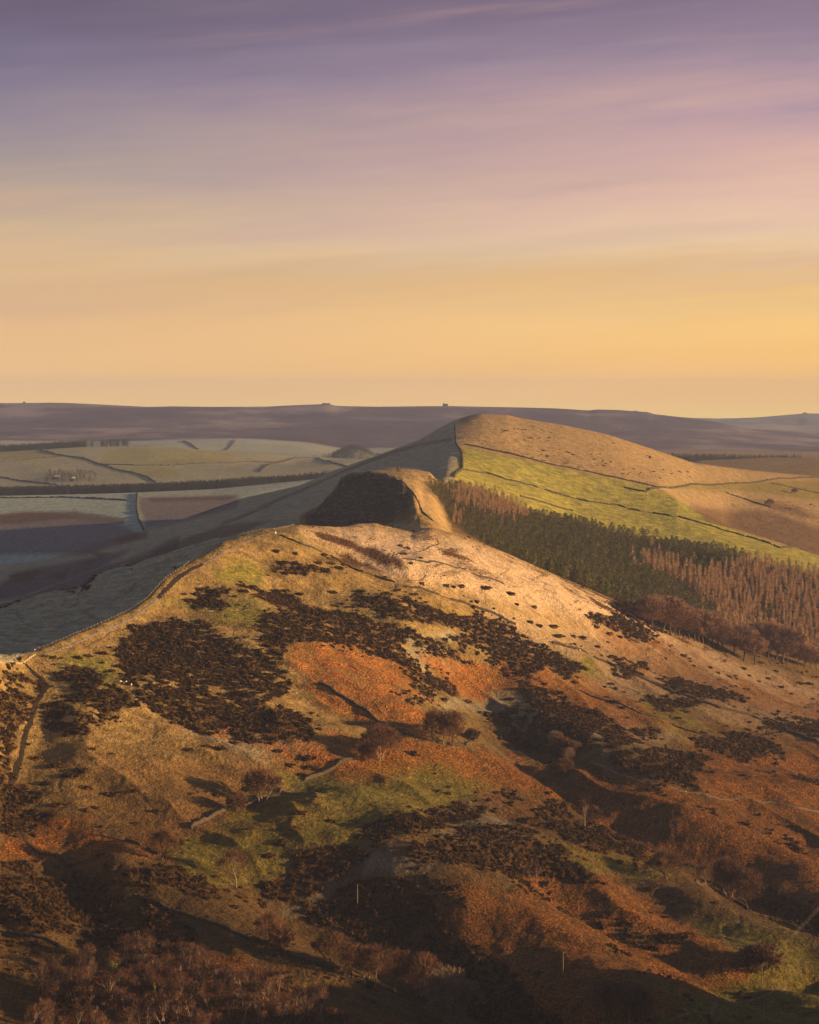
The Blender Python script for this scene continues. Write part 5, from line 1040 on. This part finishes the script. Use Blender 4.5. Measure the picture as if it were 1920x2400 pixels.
def build_small():
    pole(838, 2126, 10.6, 'bare pale wooden pole standing in the dark gorse at bottom centre', arm=True)
    pole(1320, 2291, 11.0, 'thin pole in the brown bracken of the lower slope')
    pole(370, 1990, 10.2, 'reddish pole beside the gnarled tree in the lower left pasture')
    o, p1, h1 = pole(1786, 2320, 11.0, 'wooden pole carrying the wires at the edge of the lower right field')
    o, p2, h2 = pole(1791, 2415, 10.5, 'left one of two poles cut by the bottom right frame edge'); pole(1831, 2420, 10.5, 'right one of two poles cut by the bottom right frame edge')
    far_end = Vector((0.205 * 1290, 1290, 0)); far_end.z = float(height(far_end.x, far_end.y)); o3 = None
    for k, off in enumerate((-0.8, 0, 0.8)):
        wire_span(['outermost of three thin wires sweeping off to the right', 'middle of three thin wires sweeping off to the right', 'nearest of three thin wires sweeping off to the right'][k], (p1.x, p1.y, float(height(p1.x, p1.y))), far_end, 2.2, 10.7, 11, off)
    # finger post and notice board
    p = G(81, 1531, 1100, 1500); o = empty('signpost', (p.x, p.y, float(height(p.x, p.y)))); tag(o, 'small white signpost beside the pale railing at the junction', 'signpost')
    mb = MB(); mb.tube([(0, 0, -.3), (0, 0, 2.2)], [.07, .06], 6); part('post', mb.mesh('post', M_wood), o); mb = MB(); mb.box((.1, -.1, 2.05), (1.5, .06, .22), .15); part('finger', mb.mesh('finger', M_white), o)
    p = G(645, 1253, 1500, 1750); o = empty('notice_board', (p.x, p.y, float(height(p.x, p.y)))); tag(o, 'square white notice board beside the flagged path near the top', 'notice board')
    mb = MB(); mb.box((0, 0, 1.35), (1.5, .08, 1.6)); part('board', mb.mesh('board', M_white), o)
    for s in (-.7, .7):
        mb = MB(); mb.box((s, .09, .9), (.12, .1, 2.2)); part('post', mb.mesh('post', M_wood), o)
    p = G(380, 1410, 1250, 1600); o = empty('gate', (p.x, p.y, float(height(p.x, p.y)))); tag(o, 'tall wooden gate where the fenced path darkens', 'gate')
    for s in (-1.1, 1.1):
        mb = MB(); mb.box((s, 0, .9), (.2, .2, 2.2)); part('gatepost', mb.mesh('gatepost', M_wood), o)
    mb = MB()
    for zz in (.35, .7, 1.05, 1.4): mb.box((0, 0, zz), (2.0, .06, .12))
    mb.box((0, .05, .87), (.12, .04, 1.2)); part('leaf', mb.mesh('leaf', M_wood), o)
    # barns in the valley
    for px, py, L_, lab in ((131, 1120, 14, 'long pale roofed barn among dark trees in the valley'), (170, 1124, 11, 'smaller pale roofed farmhouse right of the barn in the valley')):
        p = G(px, py + 3, 4400, 5300); o = empty('farm_barn', (p.x, p.y, float(height(p.x, p.y)))); tag(o, lab, 'farm building')
        mb = MB(); mb.box((0, 0, 2.2), (L_, 7, 6)); part('wall', mb.mesh('wall', M_stone), o)
        mb = MB(); a = L_ / 2 + .3; mb.add([(-a,-3.9,5.1),(a,-3.9,5.1),(a,0,8.2),(-a,0,8.2),(-a,3.9,5.1),(a,3.9,5.1),(-a,-3.9,4.9),(a,-3.9,4.9),(a,3.9,4.9),(-a,3.9,4.9)], [(0,3,4),(1,5,2)], [(0,1,2,3),(3,2,5,4),(6,7,1,0),(4,5,8,9),(6,9,8,7)]); part('roof', mb.mesh('roof', M_roof), o)
        for k in range(3):
            mb = MB(); mb.box((-L_ * .3 + k * L_ * .3, -3.52, 2.4), (1.1, .12, 1.3)); part('window', mb.mesh('window', M_dark), o)
        mb = MB(); mb.box((L_ * .42, -3.52, 1.0), (1.3, .12, 2.3)); part('door', mb.mesh('door', M_bark), o)
    # tors on the skyline
    def rock(name, px, w, h, lab, y=10490, seed=1, n=3, dz=0):
        r = np.random.default_rng(seed); u = px_u(px, 950); mb = MB(); x = u * y; z = float(height(x, y))
        for k in range(n):
            th = np.arange(9) * 2 * math.pi / 9; rows = []; cx = (k - (n - 1) / 2) * w / n; hh = h * r.uniform(.6, 1)
            for zz, rr in ((-8, 1.0), (hh * .4, .95), (hh * .8, .75), (hh, .35)):
                rad = w / n * .75 * rr * r.uniform(.8, 1.2, 9); rows.append(np.stack([cx + rad * np.cos(th), rad * .6 * np.sin(th), np.full(9, zz) + r.normal(size=9) * hh * .04], 1))
            v = np.concatenate(rows); q = [(i * 9 + j, i * 9 + (j + 1) % 9, (i + 1) * 9 + (j + 1) % 9, (i + 1) * 9 + j) for i in range(3) for j in range(9)]; mb.add(v, [(27, 27 + j, 28 + j) for j in range(1, 8)], q)
        o = link(name, mb.mesh(name, M_stone), None, (x, y, z)); tag(o, lab, 'rock tor')
    rock('rock_tor', 1044, 22, 13, 'knobbly rock tor alone on the moorland skyline at centre', seed=4, n=3)
    rock('rock_tor', 765, 36, 6, 'low rocks on the flat crest of the moor left of centre', seed=5, n=4)
    rock('rock_tor', 57, 10, 7, 'tiny rock on the far left moorland skyline', seed=6, n=2)
    rock('rock_tor', 1490, 14, 4, 'flat rocks at the edge of the moor to the right', y=10380, seed=7, n=3)
    rock('rock_tor', 1886, 20, 8, 'small clump on the faraway right hand hilltop', y=13190, seed=8, n=3)

# ------------------------------------------------------------------ bare trees
def build_bare_trees():
    r = np.random.default_rng(55)
    protoA = [tree_proto('bare_tree', bare_parts(14, 61, 0.42, 1, 3800), M_bark, M_twig), tree_proto('bare_tree', bare_parts(14, 62, 0.5, 1, 3800), M_bark, M_twig), tree_proto('bare_tree', bare_parts(14, 63, 0.40, 3, 5000, depth=4), M_pale_bark, M_twig), tree_proto('bare_tree', bare_parts(14, 64, 0.46, 1, 3400, fork=0.36), M_pale_bark, M_twig)]
    M_beech = noise_mat('beech_twigs', (0.15, 0.095, 0.07), (0.27, 0.175, 0.13), 0.3, obj_rand=0.15)
    beech = [tree_proto('beech_tree', bare_parts(15, 71 + i, 0.44, 1, 6500, 0.07, fork=0.26, low=0.28), M_bark, M_beech) for i in range(3)]
    M_birch_bark = noise_mat('birch_bark', (0.22, 0.19, 0.16), (0.36, 0.32, 0.28), 2.0)
    birch = [tree_proto('birch_tree', bare_parts(10, 81 + i, 0.24, 1, 1100, 0.045, fork=0.42, depth=4, droop=0.2, wid=0.2, low=0.15), M_birch_bark, M_birch) for i in range(3)]
    thorn = [tree_proto('thorn_bush', bare_parts(5, 91 + i, 0.6, 3, 2200, 0.04, fork=0.2, depth=4, wid=0.5, low=0.02), M_bark, M_twig) for i in range(2)]
    ash = tree_proto('ash_tree', bare_parts(16, 99, 0.44, 1, 4200, 0.07, fork=0.28), M_pale_bark, noise_mat('pale_twigs', (0.13, 0.095, 0.065), (0.22, 0.17, 0.12), 0.4))
    yw = [tree_proto('yew_tree', conifer_parts(10, 111, 700), M_bark, M_pine), tree_proto('spruce_tree', conifer_parts(13, 112, 800, True), M_bark, M_pine)]
    def put(proto, px, py, hpx, lab, cat='bare tree', H=14., wide=1.0, y0=600, y1=2100, group=None):
        p = G(px, py, y0, y1); s = hpx * p.y / F / H / 0.93; o = place(proto, (p.x, p.y, float(height(p.x, p.y)) - 0.1), float(r.uniform(0, 6.28)), (s * wide, s * wide, s)); tag(o, lab, cat, group); return o
    put(protoA[2], 613, 1884, 80, 'rounded bare tree with several pale stems beside the tumbled wall', wide=1.15)
    put(thorn[0], 558, 1902, 44, 'low bare bush left of the rounded multi-stemmed tree', 'bare bush', 5., 1.0)
    put(protoA[1], 379, 2016, 72, 'gnarled bare tree with bright trunk beside the reddish pole', wide=1.1)
    put(protoA[3], 554, 2080, 90, 'leaning bare tree at the lower edge of the green pasture', wide=0.95)
    put(protoA[0], 629, 2217, 78, 'dark bare tree at the upper end of the row along the bottom wall')
    put(thorn[1], 659, 2228, 55, 'brown twiggy tree just right of the first tree in the bottom row', 'bare tree', 5., 0.8)
    for i, (px, py, h, lab) in enumerate([(785,2278,90,'third'), (828,2292,78,'fourth'), (860,2300,80,'fifth'), (880,2310,98,'sixth'), (921,2322,94,'seventh'), (994,2347,108,'last')]):
        put(protoA[i % 4], px, py, h, f'{lab} bare tree from the left in the row along the bottom wall', wide=1.05)
    put(ash, 1052, 2412, 138, 'pale twigged ash tree at the bottom edge below the row', 'ash tree', 16., 1.1)
    put(birch[0], 1246, 2064, 40, 'left of two slight pale trees above the orange bracken', 'bare tree', 10.); put(birch[1], 1258, 2068, 44, 'right of two slight pale trees above the orange bracken', 'bare tree', 10.)
    put(protoA[0], 1016, 1737, 72, 'left one of three bare trees on the dark wall in the bracken'); put(protoA[3], 1039, 1745, 78, 'middle one of three bare trees on the dark wall in the bracken'); put(protoA[1], 1059, 1749, 80, 'right one of three bare trees on the dark wall in the bracken')
    put(protoA[2], 890, 1779, 80, 'bushy bare tree at the top end of the tumbled wall'); put(thorn[0], 860, 1783, 42, 'small bare tree left of the bushy one on the tumbled wall', 'bare tree', 5., .8); put(protoA[0], 912, 1768, 60, 'bare tree behind and right of the bushy one')
    put(thorn[1], 1107, 1734, 26, 'orange brown bush right of the three bare trees', 'bush', 5.)
    put(birch[2], 1372, 1940, 70, 'slender pale-trunked tree standing over the dark gully', 'bare tree', 10., .9); put(thorn[0], 1390, 1925, 36, 'small bush behind the slender tree over the gully', 'bush', 5.)
    for i, (px, py, h) in enumerate([(1300,1748,34),(1316,1768,40),(1334,1788,34),(1322,1812,34),(1345,1765,28)]):
        put(thorn[i % 2] if i % 2 else ash, px, py, h, 'pale scrubby bush in the head of the dark gully', 'bush', 5. if i % 2 else 16., 1.1, group='pale scrub in the head of the gully')
    put(protoA[1], 1563, 2060, 64, 'broad bare tree on the bright bank in the lower right', wide=1.3)
    for px, py, h, k, lab in [(1655,2078,54,3,'first'), (1694,2096,84,0,'second'), (1711,2106,90,2,'third'), (1753,2129,88,1,'fourth')]:
        put(protoA[k], px, py, h, f'{lab} from the left of four bare trees on the lower right wall', wide=.95)
    put(thorn[0], 1784, 2275, 62, 'wide twiggy bush behind the pole with the wires', 'bush', 5., 1.2); put(thorn[1], 1765, 2262, 44, 'smaller twiggy bush left of the wide one by the wires', 'bush', 5., 1.2)
    put(protoA[0], 1417, 2392, 92, 'leftmost bare tree of the three at the bottom right edge', wide=1.1); put(protoA[3], 1474, 2402, 98, 'middle bare tree of the three at the bottom right edge'); put(protoA[1], 1502, 2408, 90, 'rightmost bare tree of the three at the bottom right edge')
    put(thorn[1], 1472, 1592, 18, 'tiny pale shrub on the long dark wall', 'bush', 5.)
    put(protoA[1], 1806, 1187, 17, 'tiny lone tree on the far right tan slope', wide=1.2, y0=2700, y1=3500); put(protoA[1], 1863, 1158, 13, 'smallest lone tree high on the far right tan slope', wide=1.3, y0=2700, y1=3600)
    put(yw[0], 933, 1108, 13, 'single round dark tree on the sunlit top of the knoll', 'tree', 10., 1.3, 2200, 2340)
    # the row of beeches in front of the larches
    row = [(1530,1476,62),(1552,1482,66),(1573,1489,68),(1590,1490,60)] + [(1220 + .4058 * a, 1200 + .4058 * b, h) for a, b, h in [(900,715,54),(945,727,56),(975,737,56),(1005,747,58),(1030,752,58),(1055,762,60),(1085,772,60),(1115,782,60),(1145,792,58),(1180,812,56),(1230,827,54),(1290,862,66),(1355,882,52),(1385,800,50),(1430,842,66),(1475,852,60),(1510,867,66),(1540,872,50),(1600,887,40),(1640,897,40),(1675,907,36),(1710,912,34)]]
    for i, (px, py, h) in enumerate(row):
        put(beech[i % 3], px, py, h * 1.22, 'bare brown beech in the long row in front of the larches', 'beech tree', 15., 1.25 if i < 4 else 1.0, 1850, 2300, 'row of bare beeches in front of the larches')
    put(thorn[0], 1463, 1437, 28, 'purplish round bush at the pale edge of the dark wood', 'bush', 5., 1.4, 1800, 2200)
    # birch wood at the bottom left
    n = 0; poly = [(150,2262),(240,2262),(330,2240),(430,2250),(560,2300),(700,2345),(850,2420),(60,2420),(100,2330)]
    r2 = np.random.default_rng(8)
    while n < 220:
        px, py = r2.uniform(60, 860), r2.uniform(2240, 2460)
        if poly_sd(np.array([px]), np.array([min(py, 2418.)]), poly)[0] < 0: continue
        put(birch[n % 3], px, py, r2.uniform(48, 76), 'slim reddish birch in the dark wood at the bottom left', 'birch tree', 10., 1.25, 600, 1100, 'birches in the bottom left wood'); n += 1
    for px, py, h, k, lab in [(207,2284,36,0,'dark evergreen at the top left corner of the birch wood'), (262,2300,46,0,'rounded evergreen at the top of the birch wood'), (361,2380,76,1,'tall pointed spruce inside the birch wood'), (276,2408,60,1,'dark spruce at the lower left of the birch wood'), (479,2308,42,0,'dark evergreen at the upper right of the birch wood'), (674,2322,26,0,'small evergreen right of the birch wood'), (712,2336,54,1,'narrow dark spruce alone at the right of the birch wood'), (660,2412,34,1,'small spruce at the bottom edge')]:
        put(yw[k], px, py, h, lab, 'evergreen tree', 10. if k == 0 else 13., 1.25 if k == 0 else .8, 600, 1100)
    # wooded banks in the valley
    val = merged('valley_trees', [conifer_parts(11, 130, 90), conifer_parts(9, 131, 90)], [(float(p.x), float(p.y), float(p.z) - .5, float(r.uniform(.7, 1.2)), float(r.uniform(0, 6)), i % 2) for i, p in enumerate([G(px, py, 4400, 5400) for px, py in zip(r.uniform(105, 225, 170), 1108 + r.uniform(0, 22, 170))])], M_hedge); tag(val, 'dark clump of trees round the valley farm', 'wood', kind='stuff')
    sp = []
    for i in range(900):
        a, b = r.normal(0, .0055), r.normal(0, 105); y = 6480 + b; x = (px_u(828, 1060) + a) * y; sp.append((float(x), float(y), float(height(x, y)) - 1, float(r.uniform(.8, 1.2)), float(r.uniform(0, 6)), i % 2))
    kn = merged('knoll_wood', [conifer_parts(14, 140, 60), conifer_parts(12, 141, 60)], sp, M_belt); tag(kn, 'dark wooded knoll in the haze below the moor', 'wood', kind='stuff')
M_belt = noise_mat('dark_spruce', (0.018, 0.026, 0.014), (0.045, 0.055, 0.026), 0.05)
wood_floor()
build_ground()
build_lines()
build_woods()
belt('conifer_belt', 'long dark belt of conifers crossing the valley', [([(-200, 4180), (0, 4180), (400, 4200), (560, 4230), (640, 4300), (830, 4400)], 0, 130)], 19, 500, 0.40, m=M_belt)
belt('hilltop_plantation', 'dark conifer plantation on the far left skyline of the fields', [([(-100, 5640), (70, 5660), (190, 5700)], 0, 120), ([(190, 5700), (300, 5720)], 0, 20)], 20, 520, 0.35, m=M_belt)
belt('ridge_plantation', 'thin dark conifer strip beyond the right shoulder of the hill', [([(1560, 5400), (1700, 5400), (1880, 5400)], 0, 60)], 20, 540, 0.3, m=M_belt)
build_gorse()
build_bushes()
build_bare_trees()
build_fences()
build_people()
build_small()
def build_haze():
    z0, z1 = float(Z.min()) - 1, 90.0
    x0, x1, y0, y1 = -4300, 4300, -60, 15200
    v = [(x, y, z) for z in (z0, z1) for y in (y0, y1) for x in (x0, x1)]
    f = np.array([[0,2,3,1],[4,5,7,6],[0,1,5,4],[2,6,7,3],[0,4,6,2],[1,3,7,5]])
    m = bpy.data.materials.new('haze'); m.use_nodes = True; nt = m.node_tree; nt.nodes.clear()
    o = nt.nodes.new('ShaderNodeOutputMaterial'); p = nt.nodes.new('ShaderNodeVolumePrincipled'); nt.links.new(p.outputs[0], o.inputs['Volume'])
    p.inputs['Density'].default_value = HAZE_DENS; p.inputs['Color'].default_value = HAZE_COL; p.inputs['Anisotropy'].default_value = 0.2
    h = link('haze', mesh_from('haze', v, f, m)); tag(h, 'thin violet evening haze filling the valleys', 'haze', kind='stuff')
HAZE_DENS, HAZE_COL = 3.6e-5, (0.42, 0.54, 1.0, 1)
build_haze()
